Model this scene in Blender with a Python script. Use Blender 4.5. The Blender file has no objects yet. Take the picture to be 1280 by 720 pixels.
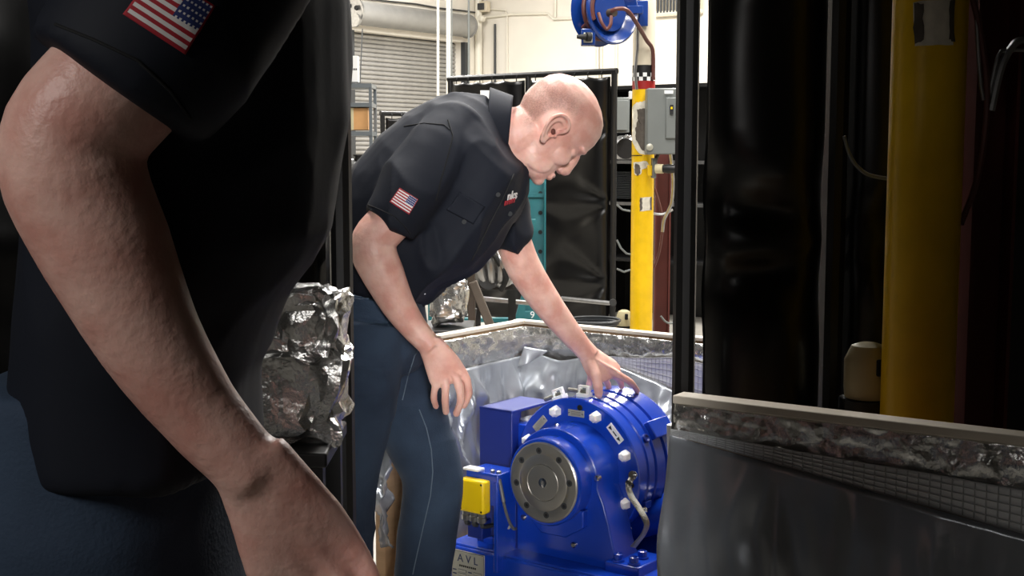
import bpy, bmesh, math, random
from mathutils import Vector, Matrix, noise
from mathutils.bvhtree import BVHTree
random.seed(7)
V = Vector
sc = bpy.context.scene
COL = sc.collection

# ------------------------------------------------------------------ camera
CAMH = 1.4
FPX = 1600.0
PITCH = math.atan(170.0/FPX)
cam_d = bpy.data.cameras.new('camera'); cam = bpy.data.objects.new('camera', cam_d); COL.objects.link(cam)
cam.location = (0, 0, CAMH); cam.rotation_euler = (math.pi/2-PITCH, 0, 0)
cam_d.sensor_width = 36; cam_d.lens = FPX/1280*36; cam_d.clip_start = .05; cam_d.clip_end = 200
sc.camera = cam
# ------------------------------------------------------------------ world, exposure
w = bpy.data.worlds.new('world'); sc.world = w; w.use_nodes = True
w.node_tree.nodes['Background'].inputs[0].default_value = (.8, .9, 1, 1)
w.node_tree.nodes['Background'].inputs[1].default_value = .02
sc.view_settings.view_transform = 'Standard'; sc.view_settings.look = 'None'
sc.view_settings.exposure = 0.0; sc.view_settings.gamma = 1.0
# ------------------------------------------------------------------ ceiling lamps and added fills: (x, y, z, size_x, size_y, watts)
BAY_LAMPS = [(-.6, 3.7, 4.1, .5, 1.6, 125), (.9, 4.0, 4.1, .5, 1.6, 140), (-.2, 7.2, 4.6, .6, 2.0, 150), (1.5, 5.9, 4.3, .5, 1.6, 90),
             (2.1, 8.8, 4.1, .6, 2.0, 260), (-2.5, 12.0, 4.6, .6, 2.0, 330), (2.2, 14.0, 4.6, .6, 2.0, 560), (-1.2, 15.6, 4.6, .6, 2.0, 290)]
AISLE_FILL = [(-1.05, .15, 2.0, .3, .6, 12)]  # unseen fill added to light the foreground arm and column
FILL_LIGHT = ((.12, -.2, 1.75), (-.03, 3.1, 1.1), 17, 2.3)     # unseen softbox added as front fill: place, aim, spread in degrees, watts

# ------------------------------------------------------------------ helpers
def P(px, py, Y):
    d = V((0, math.cos(PITCH), -math.sin(PITCH)))*FPX + V((1, 0, 0))*(px-640) + V((0, math.sin(PITCH), math.cos(PITCH)))*(360-py)
    return V((0, 0, CAMH)) + d*(Y/d.y)

ROOT = {}
def tag(o, label=None, cat=None, group=None, kind=None):
    if label: o['label'] = label
    if cat: o['category'] = cat
    if group: o['group'] = group
    if kind: o['kind'] = kind
    return o
def thing(name, label, cat, loc, group=None):
    o = bpy.data.objects.new(name, None); COL.objects.link(o); o.location = loc; o.empty_display_size = .05
    ROOT[o] = V(loc)
    return tag(o, label, cat, group)

class MB:
    def __init__(s): s.v = []; s.f = []; s.m = []
    def add(s, vs, fs, mi=0):
        n = len(s.v); s.v += [V(x) for x in vs]
        s.f += [tuple(i+n for i in f) for f in fs]; s.m += [mi]*len(fs); return s
    def box(s, c, size, X=V((1, 0, 0)), Y=V((0, 1, 0)), Z=V((0, 0, 1)), mi=0):
        c = V(c); hx, hy, hz = X*size[0]/2, Y*size[1]/2, Z*size[2]/2
        vs = [c+a*hx+b*hy+d*hz for d in (-1, 1) for b in (-1, 1) for a in (-1, 1)]
        return s.add(vs, [(0, 2, 3, 1), (4, 5, 7, 6), (0, 1, 5, 4), (2, 6, 7, 3), (0, 4, 6, 2), (1, 3, 7, 5)], mi)
    def tube(s, pts, rad, seg=12, caps=True, flat=1.0, ref=None, mi=0):
        pts = [V(p) for p in pts]; n = len(pts)
        if not hasattr(rad, '__len__'): rad = [rad]*n
        vs = []; t0 = (pts[1]-pts[0]).normalized()
        u = V(ref) if ref is not None else (V((0, 0, 1)) if abs(t0.z) < .9 else V((1, 0, 0)))
        for i in range(n):
            t = (pts[min(i+1, n-1)]-pts[max(i-1, 0)]).normalized()
            u = (u - t*u.dot(t)).normalized(); w_ = t.cross(u)
            for k in range(seg):
                a = 2*math.pi*k/seg
                vs.append(pts[i] + u*math.cos(a)*rad[i]*flat + w_*math.sin(a)*rad[i])
        fs = [(i*seg+k, i*seg+(k+1) % seg, (i+1)*seg+(k+1) % seg, (i+1)*seg+k) for i in range(n-1) for k in range(seg)]
        if caps: fs += [tuple(range(seg))[::-1], tuple((n-1)*seg+k for k in range(seg))]
        return s.add(vs, fs, mi)
    def cap_tube(s, pts, rad, seg=12):          # tube with rounded ends
        pts = [V(p) for p in pts]; rad = list(rad) if hasattr(rad, '__len__') else [rad]*len(pts)
        def end(p, q, r):
            d = (p-q).normalized()
            return [(p+d*r*math.sin(a), r*math.cos(a)) for a in (.5, 1.0, 1.4)]
        a = end(pts[0], pts[1], rad[0])[::-1]; b = end(pts[-1], pts[-2], rad[-1])
        return s.tube([x[0] for x in a]+pts+[x[0] for x in b], [x[1] for x in a]+rad+[x[1] for x in b], seg)
    def loft(s, secs, seg=24, n=2.2):           # secs: (centre, half axis U, half axis V)
        vs = []
        for c, U, W in secs:
            for k in range(seg):
                a = 2*math.pi*k/seg; ca, sa = math.cos(a), math.sin(a)
                vs.append(V(c)+V(U)*math.copysign(abs(ca)**(2/n), ca)+V(W)*math.copysign(abs(sa)**(2/n), sa))
        m = len(secs)
        fs = [(i*seg+k, i*seg+(k+1) % seg, (i+1)*seg+(k+1) % seg, (i+1)*seg+k) for i in range(m-1) for k in range(seg)]
        fs += [tuple(range(seg))[::-1], tuple((m-1)*seg+k for k in range(seg))]
        return s.add(vs, fs)
    def lathe(s, o, ax, prof, seg=48, mi=0, closed=False):   # prof: (distance along axis, radius)
        o = V(o); ax = V(ax).normalized(); u = ax.orthogonal().normalized()
        if abs(ax.z) < .9: u = (V((0, 0, 1))-ax*ax.z).normalized()
        w_ = ax.cross(u); vs = []
        for a, r in prof:
            for k in range(seg):
                t = 2*math.pi*k/seg; vs.append(o+ax*a+(u*math.cos(t)+w_*math.sin(t))*max(r, 1e-4))
        m = len(prof)
        fs = [(i*seg+k, (i+1)*seg+k, (i+1)*seg+(k+1) % seg, i*seg+(k+1) % seg) for i in range(m-1) for k in range(seg)]
        if closed: fs += [((m-1)*seg+k, k, (k+1) % seg, (m-1)*seg+(k+1) % seg) for k in range(seg)]
        else: fs += [tuple(range(seg)), tuple((m-1)*seg+k for k in range(seg))[::-1]]
        return s.add(vs, fs, mi)
    def ball(s, c, r, seg=16, rings=10, X=V((1, 0, 0)), Y=V((0, 1, 0)), Z=V((0, 0, 1))):
        if not hasattr(r, '__len__'): r = (r, r, r)
        c = V(c); vs = []
        for i in range(rings+1):
            t = math.pi*i/rings; st = max(math.sin(t), .02)
            for k in range(seg):
                a = 2*math.pi*k/seg
                vs.append(c+X*r[0]*st*math.cos(a)+Y*r[1]*st*math.sin(a)+Z*r[2]*math.cos(t))
        fs = [(i*seg+k, (i+1)*seg+k, (i+1)*seg+(k+1) % seg, i*seg+(k+1) % seg) for i in range(rings) for k in range(seg)]
        fs += [tuple(range(seg)), tuple(rings*seg+k for k in range(seg))[::-1]]
        return s.add(vs, fs)
    def prism(s, poly, d, mi=0):                # poly: world points (planar), d: extrusion vector
        n = len(poly); vs = [V(p) for p in poly]+[V(p)+V(d) for p in poly]
        fs = [tuple(range(n))[::-1], tuple(range(n, 2*n))]+[(i, (i+1) % n, n+(i+1) % n, n+i) for i in range(n)]
        return s.add(vs, fs, mi)
    def grid(s, fn, nu, nv, mi=0, thick=None):
        vs = [fn(i/nu, j/nv) for j in range(nv+1) for i in range(nu+1)]
        fs = [(j*(nu+1)+i, j*(nu+1)+i+1, (j+1)*(nu+1)+i+1, (j+1)*(nu+1)+i) for j in range(nv) for i in range(nu)]
        return s.add(vs, fs, mi)
    def build(s, name, mat, parent=None, smooth=35, bev=0, solid=0, sub=0):
        root = ROOT.get(parent, V((0, 0, 0))) if parent else V((0, 0, 0))
        me = bpy.data.meshes.new(name); me.from_pydata([x-root for x in s.v], [], s.f); me.validate()
        bm = bmesh.new(); bm.from_mesh(me)
        bmesh.ops.recalc_face_normals(bm, faces=bm.faces); bm.to_mesh(me); bm.free()
        for m in (mat if isinstance(mat, (list, tuple)) else [mat]): me.materials.append(m)
        if len(me.polygons) == len(s.m) and any(s.m): me.polygons.foreach_set('material_index', s.m)
        me.polygons.foreach_set('use_smooth', [smooth > 0]*len(me.polygons))
        if 0 < smooth < 180: me.set_sharp_from_angle(angle=math.radians(smooth))
        o = bpy.data.objects.new(name, me); COL.objects.link(o)
        if parent: o.parent = parent; ROOT[o] = root
        if bev:
            b = o.modifiers.new('bevel', 'BEVEL'); b.width = bev; b.segments = 2; b.limit_method = 'ANGLE'; b.angle_limit = .7
        if solid:
            b = o.modifiers.new('solid', 'SOLIDIFY'); b.thickness = solid; b.offset = 0
        if sub:
            b = o.modifiers.new('sub', 'SUBSURF'); b.levels = sub; b.render_levels = sub
        return o
def inst(src, loc, parent=None, rot=None, name=None):    # another object with the same mesh data, at loc (world)
    o = bpy.data.objects.new(name or src.name.split('.')[0], src.data); COL.objects.link(o)
    root = ROOT.get(parent, V((0, 0, 0))) if parent else V((0, 0, 0))
    if parent: o.parent = parent
    M = Matrix.Translation(V(loc)-root)
    if rot is not None: M = M @ rot.to_4x4()
    o.matrix_local = M
    return o
def frame(X, Y, Z): return Matrix((X, Y, Z)).transposed()
def remesh(mb, vox, it=4):
    me = bpy.data.meshes.new('tmp'); me.from_pydata(mb.v, [], mb.f)
    bm = bmesh.new(); bm.from_mesh(me); bmesh.ops.recalc_face_normals(bm, faces=bm.faces); bm.to_mesh(me); bm.free()
    o = bpy.data.objects.new('tmp', me); COL.objects.link(o)
    r = o.modifiers.new('r', 'REMESH'); r.mode = 'VOXEL'; r.voxel_size = vox
    s = o.modifiers.new('s', 'SMOOTH'); s.factor = .5; s.iterations = it
    dg = bpy.context.evaluated_depsgraph_get(); ev = o.evaluated_get(dg); em = ev.to_mesh()
    out = MB(); out.add([v.co.copy() for v in em.vertices], [tuple(p.vertices) for p in em.polygons])
    nrm = [v.normal.copy() for v in em.vertices]
    ev.to_mesh_clear(); bpy.data.objects.remove(o); bpy.data.meshes.remove(me)
    return out, nrm
def bvh_of(mbs):
    vs = []; fs = []
    for m in mbs:
        n = len(vs); vs += m.v; fs += [tuple(i+n for i in f) for f in m.f]
    return BVHTree.FromPolygons(vs, fs)
def hit(bvh, px, py, lift=0.0, default=3.0):
    p = P(px, py, 1.0); d = (p-V((0, 0, CAMH))).normalized()
    h = bvh.ray_cast(V((0, 0, CAMH)), d)
    if h[0] is None: return P(px, py, default)
    n = h[1] if h[1].dot(d) < 0 else -h[1]
    return h[0]+n*lift
def text(txt, size, name, mat, parent, M, ext=.0006):    # flat lettering, M: 4x4 placing local XY plane
    c = bpy.data.curves.new(name, 'FONT'); c.body = txt; c.size = size; c.extrude = ext; c.align_x = 'CENTER'; c.align_y = 'CENTER'; c.resolution_u = 3
    o = bpy.data.objects.new('tmp', c); COL.objects.link(o)
    dg = bpy.context.evaluated_depsgraph_get(); ev = o.evaluated_get(dg); em = ev.to_mesh()
    mb = MB(); mb.add([M @ v.co for v in em.vertices], [tuple(p.vertices) for p in em.polygons])
    ev.to_mesh_clear(); bpy.data.objects.remove(o); bpy.data.curves.remove(c)
    return mb.build(name, mat, parent, smooth=0)

def srgb(r, g, b):
    f = lambda c: (c/255/12.92) if c/255 <= .04045 else ((c/255+.055)/1.055)**2.4
    return (f(r), f(g), f(b), 1)
def mat(name, rgb, rough=.5, metal=0, var=0, vscale=8, bump=0, bscale=60, coat=0, rgb2=None, stretch=None, sss=0, spec=.5, detail=4, sheen=0, alpha=1, transmission=0):
    m = bpy.data.materials.new(name); m.use_nodes = True; nt = m.node_tree; b = nt.nodes['Principled BSDF']
    c = srgb(*rgb); b.inputs['Base Color'].default_value = c
    b.inputs['Roughness'].default_value = rough; b.inputs['Metallic'].default_value = metal
    b.inputs['Specular IOR Level'].default_value = spec
    if coat: b.inputs['Coat Weight'].default_value = coat; b.inputs['Coat Roughness'].default_value = .12
    if sss:
        b.inputs['Subsurface Weight'].default_value = sss; b.inputs['Subsurface Radius'].default_value = (.012, .004, .002); b.inputs['Subsurface Scale'].default_value = .6
    if sheen: b.inputs['Sheen Weight'].default_value = sheen; b.inputs['Sheen Roughness'].default_value = .5
    if transmission: b.inputs['Transmission Weight'].default_value = transmission
    tc = nt.nodes.new('ShaderNodeTexCoord'); co = tc.outputs['Object']
    if stretch:
        mp = nt.nodes.new('ShaderNodeMapping'); mp.inputs['Scale'].default_value = stretch; nt.links.new(co, mp.inputs[0]); co = mp.outputs[0]
    if var or rgb2:
        n = nt.nodes.new('ShaderNodeTexNoise'); n.inputs['Scale'].default_value = vscale; n.inputs['Detail'].default_value = detail; nt.links.new(co, n.inputs[0])
        r = nt.nodes.new('ShaderNodeValToRGB'); r.color_ramp.elements[0].position = .35; r.color_ramp.elements[1].position = .65
        c2 = srgb(*rgb2) if rgb2 else tuple(min(1, x*(1+var)) for x in c[:3])+(1,)
        c1 = c if rgb2 else tuple(x*(1-var) for x in c[:3])+(1,)
        r.color_ramp.elements[0].color = c1; r.color_ramp.elements[1].color = c2
        nt.links.new(n.outputs['Fac'], r.inputs[0]); nt.links.new(r.outputs[0], b.inputs['Base Color'])
    if bump:
        n = nt.nodes.new('ShaderNodeTexNoise'); n.inputs['Scale'].default_value = bscale; n.inputs['Detail'].default_value = 5; nt.links.new(co, n.inputs[0])
        bp = nt.nodes.new('ShaderNodeBump'); bp.inputs['Strength'].default_value = bump; bp.inputs['Distance'].default_value = .004
        nt.links.new(n.outputs['Fac'], bp.inputs['Height']); nt.links.new(bp.outputs[0], b.inputs['Normal'])
    return m
M = dict(
 concrete=mat('floor concrete', (150, 146, 138), .55, var=.12, vscale=1.5, bump=.1, bscale=20),
 wall=mat('painted wall', (226, 220, 208), .7, var=.03, vscale=2, bump=.05, bscale=40),
 ceil=mat('ceiling', (150, 150, 148), .8),
 dark_wall=mat('added partition', (40, 40, 42), .8, var=.1),
 slat=mat('galvanised slat', (158, 156, 152), .5, .35, var=.06, vscale=6),
 barrel=mat('barrel hood', (150, 149, 146), .45, .4, var=.05),
 white_paint=mat('white pipe paint', (225, 220, 205), .4),
 cream=mat('cream paint', (214, 203, 180), .45, var=.04, vscale=5),
 yellow=mat('yellow paint', (236, 190, 8), .38, var=.08, vscale=9, bump=.06, bscale=30),
 bare=mat('bare scraped patch', (92, 84, 76), .6, var=.2, vscale=30),
 chip=mat('chipped white primer', (222, 216, 200), .6, var=.1, vscale=40),
 black=mat('black paint', (14, 14, 15), .45),
 red=mat('red paint', (150, 26, 24), .4),
 vinyl=mat('black vinyl', (13, 13, 14), .3, bump=.12, bscale=9, spec=.5),
 screen_frame=mat('screen frame', (20, 20, 21), .45),
 grey_box=mat('grey enamel', (112, 116, 114), .42, var=.04),
 dgrey=mat('dark grey metal', (62, 64, 66), .45, .3),
 steel=mat('steel', (165, 165, 165), .3, .9, var=.1, vscale=30),
 chrome=mat('chrome', (210, 210, 210), .15, 1),
 redbrown=mat('red oxide paint', (84, 32, 26), .6, var=.15, vscale=6),
 hose=mat('brown hose', (92, 50, 44), .45),
 tealp=mat('teal enamel', (34, 106, 112), .45, var=.08, vscale=8),
 reel=mat('blue reel enamel', (16, 52, 122), .22, coat=.4),
 blue=mat('blue machine paint', (12, 58, 170), .27, var=.05, vscale=5, coat=.6, bump=.05, bscale=35),
 blue_dk=mat('dark blue cover', (16, 38, 118), .42, var=.05, vscale=6),
 cap=mat('white plastic cap', (240, 240, 238), .35, sss=.1),
 yplastic=mat('yellow plastic', (232, 196, 14), .35),
 plate=mat('aluminium plate', (176, 174, 160), .42, .35, var=.05, vscale=40),
 ink=mat('black print', (16, 16, 18), .6),
 blueink=mat('blue print', (40, 54, 92), .6),
 strap=mat('braided tin strap', (128, 126, 118), .42, .7, bump=.8, bscale=400),
 foil=mat('crinkled foil', (214, 214, 212), .22, .9, bump=.9, bscale=60),
 film=mat('grey plastic film', (148, 153, 160), .24, .35, var=.12, vscale=6, bump=.35, bscale=14, spec=.8),
 wood=mat('crate wood', (168, 138, 106), .7, var=.12, vscale=4, stretch=(1, 1, 8), bump=.15, bscale=30),
 wood_pale=mat('pale wood rail', (214, 204, 188), .6, var=.06, vscale=6),
 ply=mat('plywood edge', (150, 112, 84), .7, var=.1, vscale=10),
 scrim=mat('white scrim', (226, 228, 230), .5),
 thread=mat('grey scrim thread', (178, 180, 182), .6),
 skin=mat('skin', (234, 190, 176), .42, rgb2=(214, 156, 142), vscale=22, bump=.25, bscale=130, sss=.12),
 stubble=mat('cropped hair', (150, 132, 122), .7),
 shirt=mat('black twill', (11, 17, 30), .75, bump=.12, bscale=30, spec=.35),
 shirt_edge=mat('shirt seam', (11, 12, 15), .85),
 denim=mat('navy denim', (28, 43, 64), .85, rgb2=(49, 67, 89), vscale=5, bump=.22, bscale=260, detail=8),
 stitch=mat('pale denim stitching', (98, 112, 128), .8),
 patch_red=mat('patch red', (168, 28, 44), .75), patch_white=mat('patch white', (232, 228, 226), .75), patch_blue=mat('patch blue', (44, 58, 118), .75),
 leather=mat('brown leather', (58, 40, 30), .5), rubber=mat('rubber', (22, 22, 22), .7),
 eye=mat('eye', (210, 205, 200), .2), dark=mat('dark recess', (6, 6, 7), .8), nail=mat('nail', (226, 176, 160), .3),
 card=mat('cardboard', (196, 148, 96), .75, var=.06), paper=mat('white card', (238, 238, 236), .6),
 shelf=mat('grey shelf steel', (104, 110, 114), .45, .2), engine=mat('cast aluminium', (150, 150, 148), .38, .8, var=.2, vscale=20, bump=.4, bscale=40),
 brown_steel=mat('brown steel', (74, 64, 54), .5, .3), putty=mat('cream plastic', (196, 186, 150), .5, var=.06),
 lamp=mat('lamp housing', (220, 220, 220), .5),
)
def add_rings(m, freq, axis_o, axis, lo, hi):            # turned-metal ring pattern about an axis, in roughness and bump
    nt = m.node_tree; b = nt.nodes['Principled BSDF']; tc = nt.nodes.new('ShaderNodeTexCoord')
    wv = nt.nodes.new('ShaderNodeTexNoise'); wv.inputs['Scale'].default_value = freq
    sub = nt.nodes.new('ShaderNodeVectorMath'); sub.operation = 'SUBTRACT'; sub.inputs[1].default_value = axis_o
    ln = nt.nodes.new('ShaderNodeVectorMath'); ln.operation = 'LENGTH'
    nt.links.new(tc.outputs['Object'], sub.inputs[0]); nt.links.new(sub.outputs[0], ln.inputs[0]); nt.links.new(ln.outputs['Value'], wv.inputs['Vector'])
    wv.noise_dimensions = '1D'; nt.links.new(ln.outputs['Value'], wv.inputs['W'])
    bp = nt.nodes.new('ShaderNodeBump'); bp.inputs['Strength'].default_value = .25; bp.inputs['Distance'].default_value = .0006
    nt.links.new(wv.outputs['Fac'], bp.inputs['Height']); nt.links.new(bp.outputs[0], b.inputs['Normal'])

# ------------------------------------------------------------------ the room (turned 37 degrees to the camera)
ANG = math.radians(36.5)
A = V((math.sin(ANG), math.cos(ANG), 0)); R = V((math.cos(ANG), -math.sin(ANG), 0)); Z = V((0, 0, 1))
K = V((-.50, 20, 0))
def RM(a, r, z): return K + A*a + R*r + Z*z
def struct(mb, name, m, **k): return tag(mb.build(name, m, **k), kind='structure')
CEIL = 5.2
struct(MB().box(RM(-12, 8, -.1), (26, 18, .2), A, R, Z), 'floor', M['concrete'], smooth=0)
struct(MB().box(RM(-12, 8, CEIL+.1), (26, 18, .2), A, R, Z), 'ceiling', M['ceil'], smooth=0)
struct(MB().box(RM(.1, 8, CEIL/2), (.2, 18, CEIL), A, R, Z), 'wall_back', M['wall'], smooth=0)
struct(MB().box(RM(-12, 16.1, CEIL/2), (24, .2, CEIL), A, R, Z), 'wall_right', M['wall'], smooth=0)
struct(MB().box(RM(-24.1, 8, CEIL/2), (.2, 16, CEIL), A, R, Z), 'wall_rear', M['wall'], smooth=0)
# door wall: built round the roll-up door opening (a from -3.75 to -.55)
DA0, DA1, DZ = -2.86, -.42, 3.05
struct(MB().box(RM((DA0-24)/2, -.1, CEIL/2), (24+DA0, .2, CEIL), A, R, Z).box(RM(DA1/2, -.1, CEIL/2), (-DA1, .2, CEIL), A, R, Z)
       .box(RM((DA0+DA1)/2, -.1, (DZ+CEIL)/2), (DA1-DA0, .2, CEIL-DZ), A, R, Z), 'wall_left', M['wall'], smooth=0)
door = tag(MB().box(RM((DA0+DA1)/2, -.17, DZ/2), (DA1-DA0, .02, DZ), A, R, Z).build('door_1', M['dgrey'], smooth=0), kind='structure')
ROOT[door] = V((0, 0, 0))
s0 = None; pitch = .062
for i in range(int(DZ/pitch)):
    z = pitch*(i+.5)
    if s0 is None:
        pr = [(-.0, -.031), (.012, -.027), (.024, -.012), (.026, .0), (.022, .014), (.01, .024), (-.0, .028)]
        base = RM(DA0, -.16, 0)
        s0 = MB().prism([R*x+Z*y for x, y in pr], A*(DA1-DA0)).build('slat', M['slat'], None, smooth=50)
        s0.parent = door; s0.location = base+Z*z
    else:
        inst(s0, base+Z*z, door)
bl = MB().lathe(RM(DA0-.05, .12, 3.28), A, [(0, .02), (.0, .17), (.02, .175), (.02, .165), (DA1-DA0+.02, .165), (DA1-DA0+.02, .18), (DA1-DA0+.06, .17), (DA1-DA0+.06, .02)], 32).build('barrel_hood', M['barrel'], door)
for a in (DA0-.03, DA1+.03):
    MB().box(RM(a, .02, DZ/2), (.09, .08, DZ), A, R, Z).build('guide_rail', M['dgrey'], door, smooth=0)
bo_ = RM(DA0-.06, .12, 3.28)
MB().lathe(bo_, -A, [(0, .02), (0, .2), (.02, .2), (.02, .165), (.01, .15), (.01, .02)], 32).build('barrel_end_plate', M['steel'], door)
for q in ((.07, .05), (-.06, .08), (-.02, -.08)): MB().lathe(bo_+R*q[0]+Z*q[1]-A*.01, -A, [(0, .01), (0, .035), (.02, .03), (.02, .01)], 12).build('barrel_bearing', M['dark'], door)
MB().lathe(bo_+R*.1-A*.05-Z*.12, -A, [(0, .02), (0, .09), (.04, .09), (.04, .02)], 20).build('chain_wheel', M['steel'], door)
MB().tube([P(453, 36, 17.2), P(450, 104, 17.2)], .008, 6).build('pull_chain', M['dgrey'], door)
# conduits and pipes on the walls
def pipe(name, pts, r, m, label, cat, group=None, seg=10):
    o = MB().tube(pts, r, seg).build(name, m); return tag(o, label, cat, group)
pipe('vent_pipe', [P(547.5, -120, 14), P(547.5, 330, 14)], .010*1.4, M['white_paint'], 'thinnest white pipe, standing in front of the roll-up door', 'pipe')
pipe('vent_pipe', [P(560.5, -120, 13.5), P(560.5, 330, 13.5)], .022, M['white_paint'], 'thicker white pipe along the right edge of the roll-up door', 'pipe')
pipe('conduit', [P(564.5, -120, 13.8), P(564.5, 300, 13.8)], .008, M['grey_box'], 'thin grey conduit hugging the thicker white pipe', 'conduit')
pipe('conduit', [RM(-.1, .06, .2)+V((0, -.02, 0)), RM(-.1, .06, 5.1)], .055, M['white_paint'], 'white downpipe in the corner of the two walls', 'pipe')
pipe('conduit', [P(586, -90, 18.6), P(586, 96, 18.6), P(586, 300, 18.6)], .016, M['grey_box'], 'grey conduit on the wall just right of the corner downpipe', 'conduit')
wl = lambda px, py: (lambda d, o: o+d*((K-A*.03-o).dot(A)/d.dot(A)))(P(px, py, 1)-V((0, 0, CAMH)), V((0, 0, CAMH)))
ww = lambda px, py: (lambda d, o: o+d*((K+R*.03-o).dot(R)/d.dot(R)))(P(px, py, 1)-V((0, 0, CAMH)), V((0, 0, CAMH)))
pipe('conduit', [wl(588, 24), wl(640, 18), wl(685, 17), wl(692, 24), wl(724, 22.5), wl(860, 16)], .018, M['white_paint'], 'pale conduit bending along the back wall to the hose reel', 'conduit')
pipe('conduit', [wl(618.7, 30), wl(618.7, 94), wl(618.7, 250)], .018, M['dgrey'], 'dark vertical conduit dropping down the back wall', 'conduit')
pipe('conduit', [wl(634, 100), wl(634, 20), wl(632, 13), wl(607, 11)], .01, M['white_paint'], 'slim white wire conduit beside the dark drop', 'conduit')
pipe('conduit', [wl(695, -60), wl(694, 22)], .016, M['white_paint'], 'short white riser on the back wall left of the reel', 'conduit')
for px in (747, 751.5, 770.5):
    pipe('conduit', [wl(px, 40), wl(px, 260)], .014, M['white_paint'], None, None)
cs = [o for o in bpy.data.objects if o.name.startswith('conduit') and 'label' not in o]
for o, l in zip(cs, ('left one of the twin white pipes under the hose reel', 'right one of the twin white pipes under the hose reel', 'single white pipe on the wall above the dark cabinet')): tag(o, l, 'pipe')
cable = tag(MB().tube([ww(445, -3), ww(480, 1), ww(520, 5), ww(548, 10), ww(575, 13), ww(597, 16)], .012, 6).build('wall_cable', M['dgrey']), 'grey cable sagging along the wall over the roll-up door', 'cable')
jb = thing('junction_box', 'small pale conduit fitting on the back wall near the corner', 'junction box', wl(607, 9))
MB().box(wl(607, 9)-A*.06, (.1, .2, .16), A, R, Z).build('box_body', M['cream'], jb, bev=.01)
MB().box(wl(607, 9)-A*.12, (.02, .12, .1), A, R, Z).build('cover', M['dgrey'], jb, bev=.004)
MB().lathe(wl(609, 24)-A*.1, -A, [(0, .05), (.07, .05), (.09, .03)], 16).build('coupling', M['white_paint'], jb)
# grille high on the right
gr = thing('wall_grille', 'white louvred heater grille at the top of the back wall', 'grille', wl(833, 6))
MB().box(wl(848, 6)-A*.03, (.06, .75, .30), A, R, Z).build('grille_frame', M['cream'], gr, bev=.01)
for i in range(14):
    MB().box(wl(848, 6)-A*.075+R*(-.33+i*.05), (.02, .026, .2), A, R, Z).build('louvre', M['dgrey'], gr, smooth=0)
MB().tube([wl(815, 17)-A*.05, wl(880, 14)-A*.05], .03, 8).build('grille_pipe', M['white_paint'], gr)

# ceiling lamps (modelled fixtures; the aisle one is an added fill)
def lamp(x, y, z, sx, sy, wt, label, spread=math.pi):
    t = thing('ceiling_light', label, 'ceiling light', (x, y, z), 'ceiling light fixtures')
    MB().box((x, y, z+.05), (sx+.06, sy+.06, .08)).build('housing', M['lamp'], t, bev=.01)
    for e in (-.4, .4):
        MB().tube([(x, y+e*sy, z+.09), (x, y+e*sy, CEIL)], .006, 6).build('hanger', M['steel'], t)
    l = bpy.data.lights.new('tube_light', 'AREA'); l.shape = 'RECTANGLE'; l.size = sx; l.size_y = sy; l.energy = wt; l.color = (1, .97, .93); l.spread = spread
    o = bpy.data.objects.new('tube_light', l); COL.objects.link(o); o.parent = t; o.location = (0, 0, -.002)
for i, L in enumerate(BAY_LAMPS): lamp(*L, 'white fluorescent fixture hung over the work bay')
for L in AISLE_FILL: lamp(*L, 'small added fill light hung low in the aisle left of the camera')

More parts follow.
